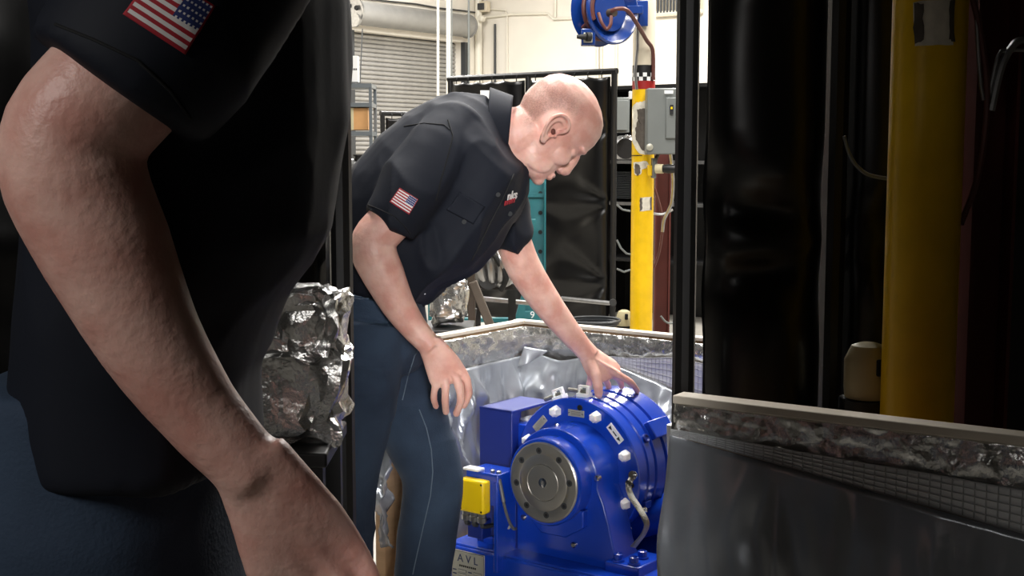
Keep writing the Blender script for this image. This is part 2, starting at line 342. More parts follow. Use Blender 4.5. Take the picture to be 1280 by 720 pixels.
# ------------------------------------------------------------------ welding screens
def screen(name, label, p0, p1, z0, z1, panes, group=None, seed=0, cat='welding screen', casters=True):
    """p0, p1: ends on the floor plan; a tube frame with vinyl sheets laced into it"""
    p0 = V((p0[0], p0[1], 0)); p1 = V((p1[0], p1[1], 0)); d = (p1-p0).normalized(); n = V((d.y, -d.x, 0))
    if n.y > 0: n = -n
    L = (p1-p0).length; t = thing(name, label, cat, p0, group)
    fr = .022
    for i in range(panes+1):
        q = p0+d*(L*i/panes)
        MB().tube([q+Z*(.06 if casters else z0), q+Z*z1], fr, 10).build('post', M['screen_frame'], t)
    MB().tube([p0+Z*z1-d*fr, p1+Z*z1+d*fr], fr, 10).build('top_rail', M['screen_frame'], t)
    MB().tube([p0+Z*z0, p1+Z*z0], fr*.9, 10).build('bottom_rail', M['screen_frame'], t)
    for i in range(panes):
        a0 = p0+d*(L*i/panes+.03); w_ = L/panes-.06
        def fn(u, v, a0=a0, w_=w_, i=i):
            e = min(u, 1-u, v, 1-v); k = min(1, e*7)
            x = u*w_; z = z0+.04+v*(z1-z0-.075)
            # folds pulled towards the lacing points on the sides
            f = 0
            for zz in (.18, .5, .8):
                dz = (v-zz)*(z1-z0); dx = (1-u)*w_
                f += .035*math.exp(-dx/.35)*math.cos(min(6, abs(math.atan2(dz, dx+.05))*9))*(1-math.exp(-dx/.05))
                dx = u*w_
                f += .02*math.exp(-dx/.3)*math.cos(min(6, abs(math.atan2(dz, dx+.05))*8+.6))*(1-math.exp(-dx/.05))
            f += .03*k*(noise.noise(V((x*2.2+seed+i*7, z*1.1, 1.3)))+.4*noise.noise(V((x*6+seed, z*4, 4.1+i))))
            sag = -.012*abs(math.sin(u*math.pi*5))*max(0, v-.9)*10
            return a0+d*x+Z*(z+sag)+n*f
        pn = MB().grid(fn, 44, 60).build('vinyl_sheet', M['vinyl'], t, smooth=180, solid=.002)
        g0 = None
        for j in range(6):
            q = a0+d*(w_*(j+.5)/6)+Z*(z1-.06)+n*.026
            if g0 is None: g0 = MB().lathe((0, 0, 0), (0, 1, 0), [(-.004, .006), (-.004, .013), (.004, .013), (.004, .006)], 12, closed=True).build('grommet', M['chrome'], None); 
            if j == 0: g0.parent = pn; g0.matrix_local = Matrix.Translation(q-ROOT[t]); first = g0
            else: inst(g0, q, pn)
            MB().tube([q, q+Z*.05+n*.006, q+Z*.075-n*.02], .004, 5).build('zip_tie', M['black'], pn)
    if casters:
        for q in (p0, p1):
            MB().tube([q+n*.25+Z*.09, q-n*.25+Z*.09], .018, 8).build('foot_bar', M['screen_frame'], t)
            for s in (.22, -.22):
                c = MB().lathe(q+n*s+Z*.04-d*.012, d, [(0, .015), (0, .038), (.024, .038), (.024, .015)], 18).build('caster', M['rubber'], t)
    return t
pr_ = P(768, 90, 9.0); pl_ = P(563, 96, 9.95)
screen('welding_screen', 'black vinyl welding screen behind the bending man', (pl_.x, pl_.y), (pr_.x, pr_.y), .12, P(768, 89, 9.0).z, 2, seed=3)
mid = thing('tow_bar', 'bright steel bar lying along the foot of the welding screen', 'bar', P(735, 377, 8.7))
MB().tube([P(702, 373, 8.75), P(762, 379, 8.6)], .016, 10).build('bar_tube', M['steel'], mid)
MB().lathe(P(766, 378, 8.58), V((0, -1, 0)), [(0, .006), (0, .024), (.02, .024), (.02, .006)], 14).build('bar_eye', M['dgrey'], mid)
q0 = P(478, 142, 11.5); q1 = P(556, 142, 11.9)
screen('welding_screen', 'lower black welding screen standing before the roll-up door', (q0.x, q0.y), (q1.x, q1.y), .2, q0.z, 1, seed=11)
# label card clipped on the far screen
tag(MB().box(P(608, 119, 9.6), (.09, .004, .07)).build('label_card', M['paper'], bev=0, smooth=0), 'small cream card clipped on the welding screen above the collar', 'card')
# dark cabinet wall and clutter right of the screen
cb = thing('equipment_cabinet', 'black open equipment cabinet between screen and yellow column', 'cabinet', P(805, 300, 10.6)*1)
cc = P(806, 300, 10.6); cc.z = 0
ROOT[cb] = V(cc); cb.location = cc
hC = P(806, 110, 10.6).z
X0, Y0 = R, A
def CB(x, y, z): return cc+R*x+A*y+Z*z
MB().box(CB(.1, .5, hC/2), (1.3, .03, hC), R, A, Z).build('back_panel', M['black'], cb, smooth=0)
MB().box(CB(-.5, .25, hC/2), (.03, .5, hC), R, A, Z).build('side_panel', M['black'], cb, smooth=0)
MB().box(CB(.75, .25, hC/2), (.03, .5, hC), R, A, Z).build('side_panel', M['black'], cb, smooth=0)
MB().box(CB(.12, .25, hC+.01), (1.3, .52, .03), R, A, Z).build('top_panel', M['black'], cb, smooth=0)
for zz in (P(780, 203, 10.5).z, P(780, 256, 10.5).z, .5):
    MB().box(CB(.12, .22, zz), (1.2, .44, .025), R, A, Z).build('shelf_board', M['steel'] if zz > .6 else M['black'], cb, smooth=0)
for k in range(16):
    MB().box(CB(-.2+.0, .2, P(780, 216, 10.5).z-.012*k*1.2), (.3, .3, .006), R, A, Z).build('louvre', M['dgrey'], cb, smooth=0)
gp = thing('control_panel', 'plain grey control panel beside the welding screen post', 'panel', P(777.5, 165, 10.0))
MB().box(P(777.5, 144, 10.0), (.11, .08, .27)).build('panel_body', M['grey_box'], gp, bev=.006)
MB().box(P(777.5, 144, 9.95), (.085, .01, .23)).build('panel_door', M['grey_box'], gp, bev=.003)
tk = thing('air_tank', 'small silver air tank on the cabinet shelf', 'tank', P(779, 201, 10.2))
MB().lathe(P(779, 185, 10.3)-R*.06, R, [(-.0, .02), (.0, .07), (.03, .1), (.16, .1), (.19, .07), (.19, .02)], 24).build('tank_body', M['steel'], tk)
MB().tube([P(775, 177, 10.1), P(783, 170, 10.1), P(788, 171, 10.1)], .012, 8).build('handle', M['chrome'], tk)
MB().lathe(P(782, 186, 10.1), V((0, -1, 0)), [(0, .08), (.02, .08), (.02, .01)], 20).build('end_cap', M['black'], tk)
for pts, l in (([P(771, 300, 10), P(776, 310, 10), P(783, 317, 10), P(789, 318, 10)], 'upper grey cable loop in the cabinet gap'), ([P(771, 336, 10), P(780, 340, 10), P(789, 337, 10)], 'lower grey cable loop in the cabinet gap'), ([P(771, 256, 10), P(778, 262, 10), P(788, 264, 10)], 'short pale cable on the cabinet shelf')):
    tag(MB().tube(pts, .008, 6).build('cable', M['grey_box']), l, 'cable')

# ------------------------------------------------------------------ yellow columns
def column(name, label, px, Y, dia, bands=True, group=None):
    c = P(px, 300, Y); c.z = 0; t = thing(name, label, 'column', c, group); r = dia/2
    zy = P(px, 112, Y).z if bands else 2.6
    o = V((c.x, c.y, 0))
    MB().lathe(o, Z, [(0.0, r), (zy, r)], 32).build('yellow_shaft', M['yellow'], t)
    if bands:
        z1, z2, z3 = P(px, 101.5, Y).z, P(px, 91.5, Y).z, P(px, 82, Y).z
        MB().lathe(o, Z, [(zy, r+.001), (z1, r+.001)], 32).build('red_band', M['red'], t)
        MB().lathe(o, Z, [(z1, r+.001), (z2, r+.001)], 32).build('white_band', M['paper'], t)
        ch = MB(); n = 18; h = (z2-z1)/2
        for k in range(n):
            for j in range(2):
                if (k+j) % 2:
                    a0, a1 = 2*math.pi*k/n, 2*math.pi*(k+1)/n; vs = []
                    for zz in (z1+j*h, z1+j*h+h):
                        for q in range(4):
                            a = a0+(a1-a0)*q/3; vs.append(o+V((math.cos(a), math.sin(a), 0))*(r+.002)+Z*zz)
                    ch.add(vs, [(q, q+1, q+5, q+4) for q in range(3)])
        ch.build('checker_tape', M['black'], t)
        MB().lathe(o, Z, [(z2, r+.001), (z3, r+.001)], 32).build('black_band', M['black'], t)
        MB().lathe(o, Z, [(z3, r), (CEIL, r)], 32).build('cream_shaft', M['cream'], t)
    else:
        MB().lathe(o, Z, [(zy, r), (CEIL-.01, r)], 32).build('cream_shaft', M['cream'], t)
    MB().box((c.x, c.y, .012), (r*3.4, r*3.4, .024)).build('base_plate', M['dgrey'], t, bev=.004)
    return t, o, r
def patch(t, o, r, Y, outline, m, name, seed=0, off=.0015, jag=.6):
    """irregular worn patch hugging the round shaft: outline in photo pixels, unrolled onto the cylinder"""
    pts = []
    N = len(outline)
    for i in range(N):
        a, b = outline[i], outline[(i+1) % N]
        for k in range(5):
            f = k/5; pts.append((a[0]+(b[0]-a[0])*f+random.uniform(-jag, jag), a[1]+(b[1]-a[1])*f+random.uniform(-jag, jag)))
    cx = sum(p[0] for p in pts)/len(pts); cy = sum(p[1] for p in pts)/len(pts)
    vs = []
    def onto(px, py, f):
        q = P(px, py, Y); dx = max(-.98, min(.98, (q.x-o.x)/r)); rr = r+off
        return V((o.x+dx*rr, o.y-math.sqrt(1-dx*dx)*rr, q.z))
    rings = 5
    for f in range(rings+1):
        k = f/rings
        vs += [onto(cx+(p[0]-cx)*k, cy+(p[1]-cy)*k, k) for p in pts]
    n = len(pts)
    fs = [(f*n+i, f*n+(i+1) % n, (f+1)*n+(i+1) % n, (f+1)*n+i) for f in range(rings) for i in range(n)]
    MB().add(vs, fs).build(name, m, t, smooth=180)
YC = 8.4
ct, co_, cr = column('steel_column', 'yellow painted steel column with checkered tape band behind the crate', 802.5, YC, 28/FPX*YC)
YF = YC-cr
patch(ct, co_, cr, YF, [(789, 135), (797, 128), (806, 126), (816, 128), (816, 193), (800, 193), (792, 180), (789, 165)], M['chip'], 'paint_chip')
patch(ct, co_, cr, YF, [(797, 137), (806, 135), (815, 136), (815, 190), (803, 188), (796, 175), (795, 160), (798, 150)], M['bare'], 'bare_patch', off=.003)
patch(ct, co_, cr, YF, [(792, 203), (808, 201), (812, 207), (803, 212), (801, 218), (794, 219)], M['chip'], 'paint_chip')
patch(ct, co_, cr, YF, [(795, 204), (800, 207), (801, 216), (797, 220), (794, 214)], M['bare'], 'bare_patch', off=.003)
patch(ct, co_, cr, YF, [(800, 247), (814, 246), (814, 263), (800, 264)], M['chip'], 'paint_chip', jag=.4)
patch(ct, co_, cr, YF, [(800, 247), (803, 248), (803, 262), (800, 264)], M['bare'], 'bare_patch', off=.003, jag=.4)
patch(ct, co_, cr, YF, [(812.5, 247), (815, 246), (815, 263), (812.5, 262)], M['bare'], 'bare_patch', off=.003, jag=.4)
patch(ct, co_, cr, YF, [(790, 193.8), (803, 193.8), (803, 194.8), (790, 194.8)], M['ink'], 'seam_line', off=.003, jag=.1)
# hose reel
hr = thing('hose_reel', 'blue hose reel hung high on the column with brown hose', 'hose reel', P(768, 10, 8.1))
rc = P(766, 12, 8.0); ax = V((.62, -.78, .02)).normalized()
MB().lathe(rc, ax, [(-.03, .03), (-.03, .06), (-.045, .09), (-.05, .13), (-.03, .16), (.0, .185), (.012, .2), (.004, .212), (-.01, .212), (-.02, .19), (-.06, .13), (-.06, .03)], 48).build('front_disc', M['reel'], hr)
MB().lathe(rc-ax*.16, ax, [(.0, .03), (.0, .2), (.014, .215), (.02, .2), (.02, .03)], 48).build('rear_disc', M['reel'], hr)
MB().lathe(rc-ax*.14, ax, [(.0, .05), (.0, .13), (.12, .13), (.12, .05)], 32).build('drum', M['reel'], hr)
hp = []
for i in range(24*6):
    a = 2*math.pi*i/24; rr = .145+.012*(i//48); u = ax.orthogonal().normalized(); w_ = ax.cross(u)
    hp.append(rc-ax*(.125-.1*((i/48) % 1))+(u*math.cos(a)+w_*math.sin(a))*rr)
MB().tube(hp, .014, 8).build('wound_hose', M['hose'], hr)
MB().box(P(735, 47, 7.95), (.085, .1, .1)).build('hose_guide', M['reel'], hr, bev=.006)
MB().box(P(735, 47, 7.895), (.055, .012, .06)).build('roller_frame', M['plate'], hr, bev=.004)
MB().tube([P(721, 46, 7.86), P(733, 46, 7.86)], [.011, .02], 12).build('hose_end', M['rubber'], hr)
MB().tube([P(733, 46, 7.86), P(738, 46, 7.87)], .028, 14).build('hose_stop', M['rubber'], hr)
MB().box(P(798, 17, 8.3), (.12, .03, .16)).build('mount_plate', M['reel'], hr, bev=.004)
MB().box(P(792, 14, 8.2), (.1, .2, .05)).build('mount_arm', M['reel'], hr, bev=.004)
def spline(ps, n=8):
    ps = [V(p) for p in ps]; out = []
    for i in range(len(ps)-1):
        p0, p1, p2, p3 = ps[max(i-1, 0)], ps[i], ps[i+1], ps[min(i+2, len(ps)-1)]
        for k in range(n):
            t = k/n; out.append(.5*((2*p1)+(p2-p0)*t+(2*p0-5*p1+4*p2-p3)*t*t+(3*p1-p0-3*p2+p3)*t*t*t))
    return out+[ps[-1]]
MB().tube(spline([P(764, 14, 7.9), P(772, 11, 7.88), P(784, 13, 7.9), P(797, 31, 8.05), P(808, 50, 8.22), P(816, 64, 8.32), P(816.5, 100, 8.34)]), .013, 8).build('feed_hose', M['hose'], hr)
MB().tube(spline([P(764, 20, 7.9), P(763, 31, 7.88), P(758, 36, 7.88), P(752, 28, 7.88), P(748, 16, 7.9)]), .011, 8).build('inlet_hose', M['hose'], hr)
MB().lathe(P(764, 16, 7.93), ax, [(-.02, .015), (-.02, .026), (.03, .026), (.03, .012)], 12).build('swivel', M['brown_steel'], hr)
# grey electrical box on the column
eb = thing('disconnect_box', 'grey electrical disconnect box mounted beside the yellow column', 'electrical box', P(824, 192, 8.25))
ebx = P(829, 152, 8.22)
MB().box(ebx, (.22, .15, 81/FPX*8.2)).build('box_body', M['grey_box'], eb, bev=.008)
MB().box(ebx+V((.055, -.08, .02)), (.10, .02, .26)).build('box_door', M['grey_box'], eb, bev=.008)
MB().lathe(P(812, 184, 8.14), V((0, -1, 0)), [(0, .022), (.006, .022), (.01, .015)], 20).build('knockout_plug', M['plate'], eb)
MB().box(P(839.5, 137, 8.12), (.022, .004, .06)).build('warning_label', M['ink'], eb, smooth=0)
MB().box(P(839.5, 135, 8.117), (.012, .004, .014)).build('warning_symbol', M['yplastic'], eb, smooth=0)
MB().box(P(836, 115, 8.12), (.055, .003, .02)).build('rating_label', M['paper'], eb, smooth=0)
MB().tube([P(796, 112, 8.3), P(794, 90, 8.3), P(797, 60, 8.32), P(798, -40, 8.32)][::-1], .010, 8).build('riser_conduit', M['steel'], eb)
MB().box(P(788, 119, 8.26), (.02, .03, .05)).build('conduit_clip', M['paper'], eb, bev=.003)
# outlet with plug
ol = thing('power_outlet', 'yellow and grey power outlet clamped on the column with black plug', 'outlet', P(815, 222, 8.25))
MB().box(P(812, 213, 8.27), (.03, .05, .07)).build('yellow_clamp', M['yellow'], ol, bev=.004)
MB().box(P(817, 210, 8.27), (.025, .1, .13)).build('outlet_box', M['grey_box'], ol, bev=.004)
MB().tube([P(820, 211, 8.2), P(829, 211, 8.18)], [.03, .03], 18).build('plug_collar', M['putty'], ol)
MB().tube([P(829, 211, 8.18), P(835, 211, 8.17), P(846, 211, 8.15)], [.024, .03, .026], 16).build('plug_body', M['black'], ol)
MB().tube([P(819, 205, 8.27), P(820, 198, 8.27), P(823, 193, 8.27)], .012, 8).build('conduit_elbow', M['brown_steel'], ol)
# brown column and hoses on the right
bc = P(827, 300, 9.2); bcz = MB(); 
bt = thing('channel_column', 'rust red steel channel column right of the yellow one', 'column', (bc.x, bc.y, 0))
hB = P(827, 170, 9.2).z
MB().box((bc.x, bc.y, hB/2), (.11, .02, hB)).build('web', M['redbrown'], bt, smooth=0)
for s in (-1, 1): MB().box((bc.x+s*.05, bc.y-.03, hB/2), (.012, .08, hB)).build('flange', M['redbrown'], bt, smooth=0)
tag(MB().tube(spline([P(818, 235, 8.9), P(826, 262, 8.9), P(828, 285, 8.9), P(824, 315, 8.9), P(817, 335, 8.9)]), .009, 8).build('air_hose', M['hose']), 'thin brown hose looping in front of the red column', 'hose')
tag(MB().tube(spline([P(838, 192, 8.6), P(841, 222, 8.6), P(840, 250, 8.6), P(836, 262, 8.6), P(830, 275, 8.6), P(828, 290, 8.6)]), .011, 8).build('flexible_conduit', M['steel']), 'silver flexible conduit hanging below the disconnect box', 'conduit')
tag(MB().tube(spline([P(817, 267, 8.7), P(826, 268, 8.7), P(833, 266, 8.7), P(841, 262, 8.7)]), .009, 8).build('chain', M['steel']), 'short steel chain across the red column', 'chain')
tag(MB().tube(spline([P(826, 395, 8.9), P(832, 402, 8.9), P(840, 404, 8.9), P(850, 398, 8.9)]), .007, 8).build('cable', M['grey_box']), 'thin cable lying low beside the red column', 'cable')
# cream canister near the column foot
jn = thing('canister', 'cream plastic canister standing on a drum left of the yellow column', 'canister', P(780, 408, 8.8))
MB().lathe(P(780, 407, 8.8), Z, [(0, .03), (0, .048), (.03, .052), (.07, .052), (.1, .04), (.11, .02)], 20).build('jug_body', M['putty'], jn)
MB().box(P(783, 396, 8.74), (.022, .02, .04)).build('handle_hole', M['dark'], jn, bev=.004)
dr = P(780, 408, 8.8)
tag(MB().lathe((dr.x, dr.y, 0), Z, [(0, .10), (dr.z-.005, .10), (dr.z-.005, .02)], 24).build('drum', M['black']), 'black drum under the cream canister', 'drum')
wh = P(742, 412, 8.0)
ht = thing('hose_coil', 'coiled dark hose lying on a stool behind the crate edge', 'hose', wh)
for i in range(4):
    MB().tube([wh+V((math.cos(a)*(.13+.012*i), math.sin(a)*.16, .012+.016*i)) for a in [k*2*math.pi/28 for k in range(29)]], .009, 6).build('coil', M['dgrey'], ht)
MB().lathe((wh.x, wh.y, 0), Z, [(0, .14), (wh.z-.0, .14), (wh.z-.0, .02)], 20).build('stool', M['black'], ht)

# ------------------------------------------------------------------ left background: shelf rack, carton, sign
rk = thing('shelf_rack', 'grey steel shelf rack at the left by the roll-up door', 'shelf', P(440, 300, 10.5)*1)
k0 = P(464, 200, 10.5)
def RK(x, y, z): return V((k0.x+x, k0.y+y, z))
zt = P(464, 105, 10.5).z
for x in (0, -.62):
    for y in (0, .35):
        MB().box(RK(x, y, zt/2), (.025, .025, zt)).build('upright', M['shelf'], rk, smooth=0)
for py in (107, 131, 167, 205, 260, 330):
    z = P(464, py, 10.5).z
    MB().box(RK(-.31, .17, z), (.64, .38, .034)).build('shelf_board', M['shelf'], rk, smooth=0)
zz = P(450, 163.5, 10.5).z+.004
bx = thing('carton', 'tan cardboard carton on the rack shelf', 'box', RK(-.14, .14, zz))
MB().box(RK(-.16, .14, zz+.093), (.27, .25, .18)).build('carton_body', M['card'], bx, bev=.004)
MB().box(RK(-.16, .01, zz+.093), (.04, .004, .18)).build('tape', M['putty'], bx, smooth=0)
MB().box(RK(-.24, .012, zz+.04), (.06, .004, .07)).build('shipping_label', M['paper'], bx, smooth=0)
sg = P(441, 103, 10.5)
wb = thing('white_box', 'white printed box standing on top of the grey rack', 'box', (sg.x, sg.y+.08, zt+.018))
MB().box((sg.x-.02, sg.y+.08, zt+.018+.105), (.12, .1, .21)).build('box_body', M['paper'], wb, bev=.003)
for k in range(4): MB().box((sg.x-.005+.011*k, sg.y+.0285, zt+.12), (.007, .002, .014)).build('print_mark', M['ink'], wb, smooth=0)
# bench with small parts behind the man's back
bn = thing('work_bench', 'dark work bench behind the back of the bending man', 'bench', P(452, 330, 9.4)*1)
b0 = P(455, 214, 9.4)
MB().box((b0.x, b0.y, b0.z-.02), (.7, .4, .04)).build('bench_top', M['dgrey'], bn, bev=.004)
for x in (-.32, .32):
    for y in (-.17, .17): MB().box((b0.x+x, b0.y+y, (b0.z-.04)/2), (.04, .04, b0.z-.04)).build('leg', M['dgrey'], bn, smooth=0)
vp = thing('valve_part', 'small steel valve part lying on the bench top', 'machine part', (b0.x-.05, b0.y-.1, b0.z))
MB().lathe(V((b0.x-.1, b0.y-.1, b0.z+.045)), V((1, 0, .1)), [(0, .02), (0, .045), (.05, .045), (.05, .03), (.13, .03), (.13, .05), (.16, .05), (.16, .02)], 20).build('valve_body', M['steel'], vp)
MB().lathe(V((b0.x-.03, b0.y-.1, b0.z+.06)), Z, [(0, .025), (.05, .025), (.05, .04), (.06, .04)], 16).build('valve_stem', M['black'], vp)

# ------------------------------------------------------------------ teal press, engine on stand, foil bundle
tp = thing('shop_press', 'teal steel press frame with drilled upright behind the reaching arm', 'press', P(667, 400, 6.6)*1)
t0 = P(668, 300, 6.6)
Wt = 26/FPX*6.6; zT = P(668, 205, 6.6).z
MB().box((t0.x, t0.y, zT/2), (Wt*.96, .012, zT)).build('upright', M['tealp'], tp, smooth=0)
for s in (-1, 1): MB().box((t0.x+s*Wt/2, t0.y-.03, zT/2), (.008, .07, zT)).build('flange', M['tealp'], tp, smooth=0)
MB().box((t0.x-.5, t0.y, zT/2), (Wt*.96, .012, zT)).build('upright', M['tealp'], tp, smooth=0)
for i in range(10):
    MB().lathe((t0.x+.03, t0.y-.007, zT-.05-.1*i), V((0, -1, 0)), [(0, .004), (0, .011), (.004, .011), (.004, .004)], 12).build('pin_hole', M['dark'], tp)
for py in (244, 400): MB().box((t0.x-.25, t0.y+.01, P(668, py, 6.6).z), (.6, .05, .02)).build('cross_bar', M['tealp'], tp, smooth=0)
MB().box(P(665, 281, 6.5), (.04, .05, .06)).build('bracket', M['tealp'], tp, bev=.004)
MB().prism([P(643, 400, 6.4), P(653, 365, 6.4), P(660, 365, 6.4), P(655, 400, 6.4), P(655, 520, 6.4), P(636, 520, 6.4)], V((0, .02, 0))).build('brace', M['tealp'], tp, smooth=0)
text('9', .05, 'numeral', M['paper'], tp, Matrix.Translation(P(665.5, 394, 6.5)) @ Matrix.Rotation(math.pi/2, 4, 'X'))
MB().box(P(667, 420, 6.53), (.16, .02, .26)).build('foot_plate', M['tealp'], tp, bev=.004)

eg = thing('engine', 'bare aluminium engine on a stand seen under the chest', 'engine', P(615, 420, 5.8)*1)
e0 = P(618, 330, 5.8)
def EB(x, y, z): return e0+V((x, y, z))
MB().box(EB(-.02, .06, -.02), (.13, .22, .12)).build('block', M['engine'], eg, bev=.015)
MB().box(EB(-.03, .0, .075), (.12, .2, .07), X=V((.9, 0, .43)), Z=V((-.43, 0, .9))).build('cylinder_head', M['engine'], eg, bev=.012)
for i in range(4):
    MB().tube(spline([EB(-.09+.05*i, -.06, .05+.01*i), EB(-.07+.05*i, -.12, .03), EB(-.05+.04*i, -.1, -.06), EB(-.02+.02*i, -.02, -.09)]), .018, 10).build('runner', M['steel'], eg)
for i, (x, z, r) in enumerate(((.05, .0, .035), (-.03, -.06, .045), (.06, .08, .028), (-.08, .02, .03))):
    MB().lathe(EB(x, -.08, z), V((.2, -1, 0)), [(0, .008), (0, r), (.008, r), (.012, r*.75), (.018, r*.75), (.022, r), (.03, r), (.03, .008)], 20).build('pulley', M['dgrey'] if i % 2 else M['steel'], eg)
MB().tube(spline([EB(-.06, -.12, .09), EB(.0, -.13, .05), EB(.05, -.12, -.05), EB(.03, -.1, -.11)]), .012, 8).build('hose', M['rubber'], eg)
MB().lathe(EB(-.01, -.13, .06), Z, [(0, .01), (0, .014), (.02, .014), (.02, .01)], 12).build('yellow_cap', M['yplastic'], eg)
for s in ((-.08, -.02), (.08, .1)):
    MB().box(EB(s[0], s[1], -.09-(e0.z-.09)/2), (.035, .035, e0.z-.09)).build('stand_leg', M['black'], eg, smooth=0)
MB().box(EB(0, .04, -.1), (.3, .16, .03)).build('stand_top', M['black'], eg, bev=.004)
ts = thing('steel_trestle', 'brown angled steel trestle between engine and foil bundle', 'trestle', P(600, 420, 5.2)*1)
def bar(p, q, w_, m, name, t): 
    d = (q-p).normalized(); s = d.cross(V((0, 1, 0))).normalized()
    return MB().box((p+q)/2, ((q-p).length, .03, w_), d, V((0, 1, 0)), s).build(name, m, t, bev=.003)
bar(P(591, 352, 5.2), P(626, 440, 5.1), .035, M['brown_steel'], 'brace', ts)
bar(P(589, 330, 5.25), P(591, 520, 5.25), .03, M['brown_steel'], 'post', ts)
bar(P(593, 385, 5.3), P(575, 500, 5.3), .022, M['dgrey'], 'brace', ts)
bar(P(600, 373, 6.0), P(665, 379, 6.0), .02, M['steel'], 'rail', ts)
def crumple(name, c, size, m, parent, seed, lev=4, amp=.35):
    bm = bmesh.new(); bmesh.ops.create_icosphere(bm, subdivisions=lev, radius=1)
    mb = MB()
    for v in bm.verts:
        p = v.co.copy(); q = V([math.copysign(abs(x)**.6, x) for x in p])
        k = 1+amp*(noise.noise(p*2.1+V((seed, 0, 0)))+.6*abs(noise.noise(p*5+V((0, seed, 0))))-.35*abs(noise.noise(p*11+V((0, 0, seed)))))
        mb.v.append(V(c)+V((q.x*size[0]*k, q.y*size[1]*k, q.z*size[2]*k)))
    mb.f = [tuple(v.index for v in f.verts) for f in bm.faces]; mb.m = [0]*len(mb.f); bm.free()
    return mb.build(name, m, parent, smooth=28)
fb = thing('foil_bundle', 'crumpled silver foil bundle beside the front of the waist', 'foil bundle', P(557, 405, 4.9))
crumple('foil_wrap', P(559, 375, 4.9), (.07, .08, .085), M['foil'], fb, 3.3)
crumple('foil_flap', P(575, 356, 4.88), (.025, .03, .03), M['foil'], fb, 8.1, 3)
f0 = P(557, 405, 4.9)
ft = thing('side_table', 'small black table under the foil bundle', 'table', (f0.x, f0.y, 0))
MB().box((f0.x, f0.y, f0.z-.02), (.22, .3, .03)).build('table_top', M['black'], ft, bev=.004)
for x in (-.09, .09):
    for y in (-.12, .12): MB().box((f0.x+x, f0.y+y, (f0.z-.035)/2), (.025, .025, f0.z-.035)).build('leg', M['black'], ft, smooth=0)

# ------------------------------------------------------------------ crate with foil liner
O = P(680, 603, 3.2); ZC = O.z
def F(a, r, z): return V((O.x, O.y, 0))+A*a+R*r+Z*z
CZ = 1.4-.578; CR0, CA1, CR1 = -.69, .86, .62
cr_t = thing('shipping_crate', 'open wooden crate lined with foil and grey film round the machine', 'crate', F(.4, 0, 0))
for i in range(6):
    MB().box(F(-.02+i*.18, -.03, .085), (.14, CR1-CR0, .022), A, R, Z).build('deck_board', M['wood'], cr_t, bev=.002)
for r in (-.6, -.03, .54):
    MB().box(F(.42, r, .037), (1.0, .09, .074), A, R, Z).build('skid', M['wood'], cr_t, bev=.003)
# walls: boards side by side
nb = 5
for i in range(nb):
    h = (CZ-.1)/nb
    MB().box(F(CA1+.012, (CR0+CR1)/2, .1+h*(i+.5)), (.022, CR1-CR0+.05, h-.004), A, R, Z).build('wall_board', M['wood'], cr_t, bev=.002)
    MB().box(F((CA1+.18)/2, CR0-.012, .1+h*(i+.5)), (CA1-.18, .022, h-.004), A, R, Z).build('wall_board', M['wood'], cr_t, bev=.002)
    MB().box(F((CA1+.16)/2, CR1+.012, .1+h*(i+.5)), (CA1-.16, .022, h-.004), A, R, Z).build('wall_board', M['wood'], cr_t, bev=.002)
MB().box(F(CA1+.012, (CR0+CR1)/2, CZ+.005), (.036, CR1-CR0+.08, .012), A, R, Z).build('top_rail', M['wood_pale'], cr_t, bev=.002)
MB().box(F((CA1+.18)/2, CR0-.012, CZ+.005), (CA1-.18, .036, .012), A, R, Z).build('top_rail', M['wood_pale'], cr_t, bev=.002)
MB().box(F((CA1+.16)/2, CR1+.012, CZ+.005), (CA1-.16, .036, .012), A, R, Z).build('top_rail', M['wood_pale'], cr_t, bev=.002)
MB().box(F(.17, CR0-.012, CZ/2+.05), (.045, .04, CZ-.12), A, R, Z).build('corner_post', M['wood'], cr_t, bev=.003)
MB().box(F(.215, CR0-.012, CZ/2+.05), (.045, .036, CZ-.12), A, R, Z).build('corner_post', M['wood'], cr_t, bev=.003)
# wrapped stud at the near right
mb = MB().loft([(F(.02, .372+.006*math.sin(k*1.7), .1+k*.0655), R*(.018+.003*math.sin(k*2.3)), A*.02) for k in range(11)], 20, 4)
mb.build('wrapped_stud', M['scrim'], cr_t)
# foil liner (bubble foil folded over the top edge)
def wr(p, s, k, amp):
    return amp*(noise.noise(p*s+V((k, 0, 0)))+.5*noise.noise(p*s*2.3+V((0, k, 0)))+.25*noise.noise(p*s*5+V((0, 0, k))))
def foil_h(r): return .098-.045*max(0, min(1, (r+.5)/.3))+.006*math.sin(r*23)
def scrim_h(r): return foil_h(r)+max(0, min(.105, (r+.37)*.36))
def foil_fn(u, v):
    r = CR0+.02+u*(CR1-CR0-.04); z = CZ-.005-v*(foil_h(r)+.015); p = V((r, z, 0))
    return F(CA1-.012-.012*math.sin(v*math.pi)-abs(wr(p, 14, 2, .013))-.006, r, z)
MB().grid(foil_fn, 130, 22).build('foil_liner', M['foil'], cr_t, smooth=180, solid=.0015)
def foil_fn2(u, v):
    a = .2+u*(CA1-.22); z = CZ-.005-v*.16; p = V((a, z, 3))
    return F(a, CR0+.012+.012*math.sin(v*math.pi)+abs(wr(p, 14, 5, .013))+.006, z)
MB().grid(foil_fn2, 80, 22).build('foil_liner', M['foil'], cr_t, smooth=180, solid=.0015)
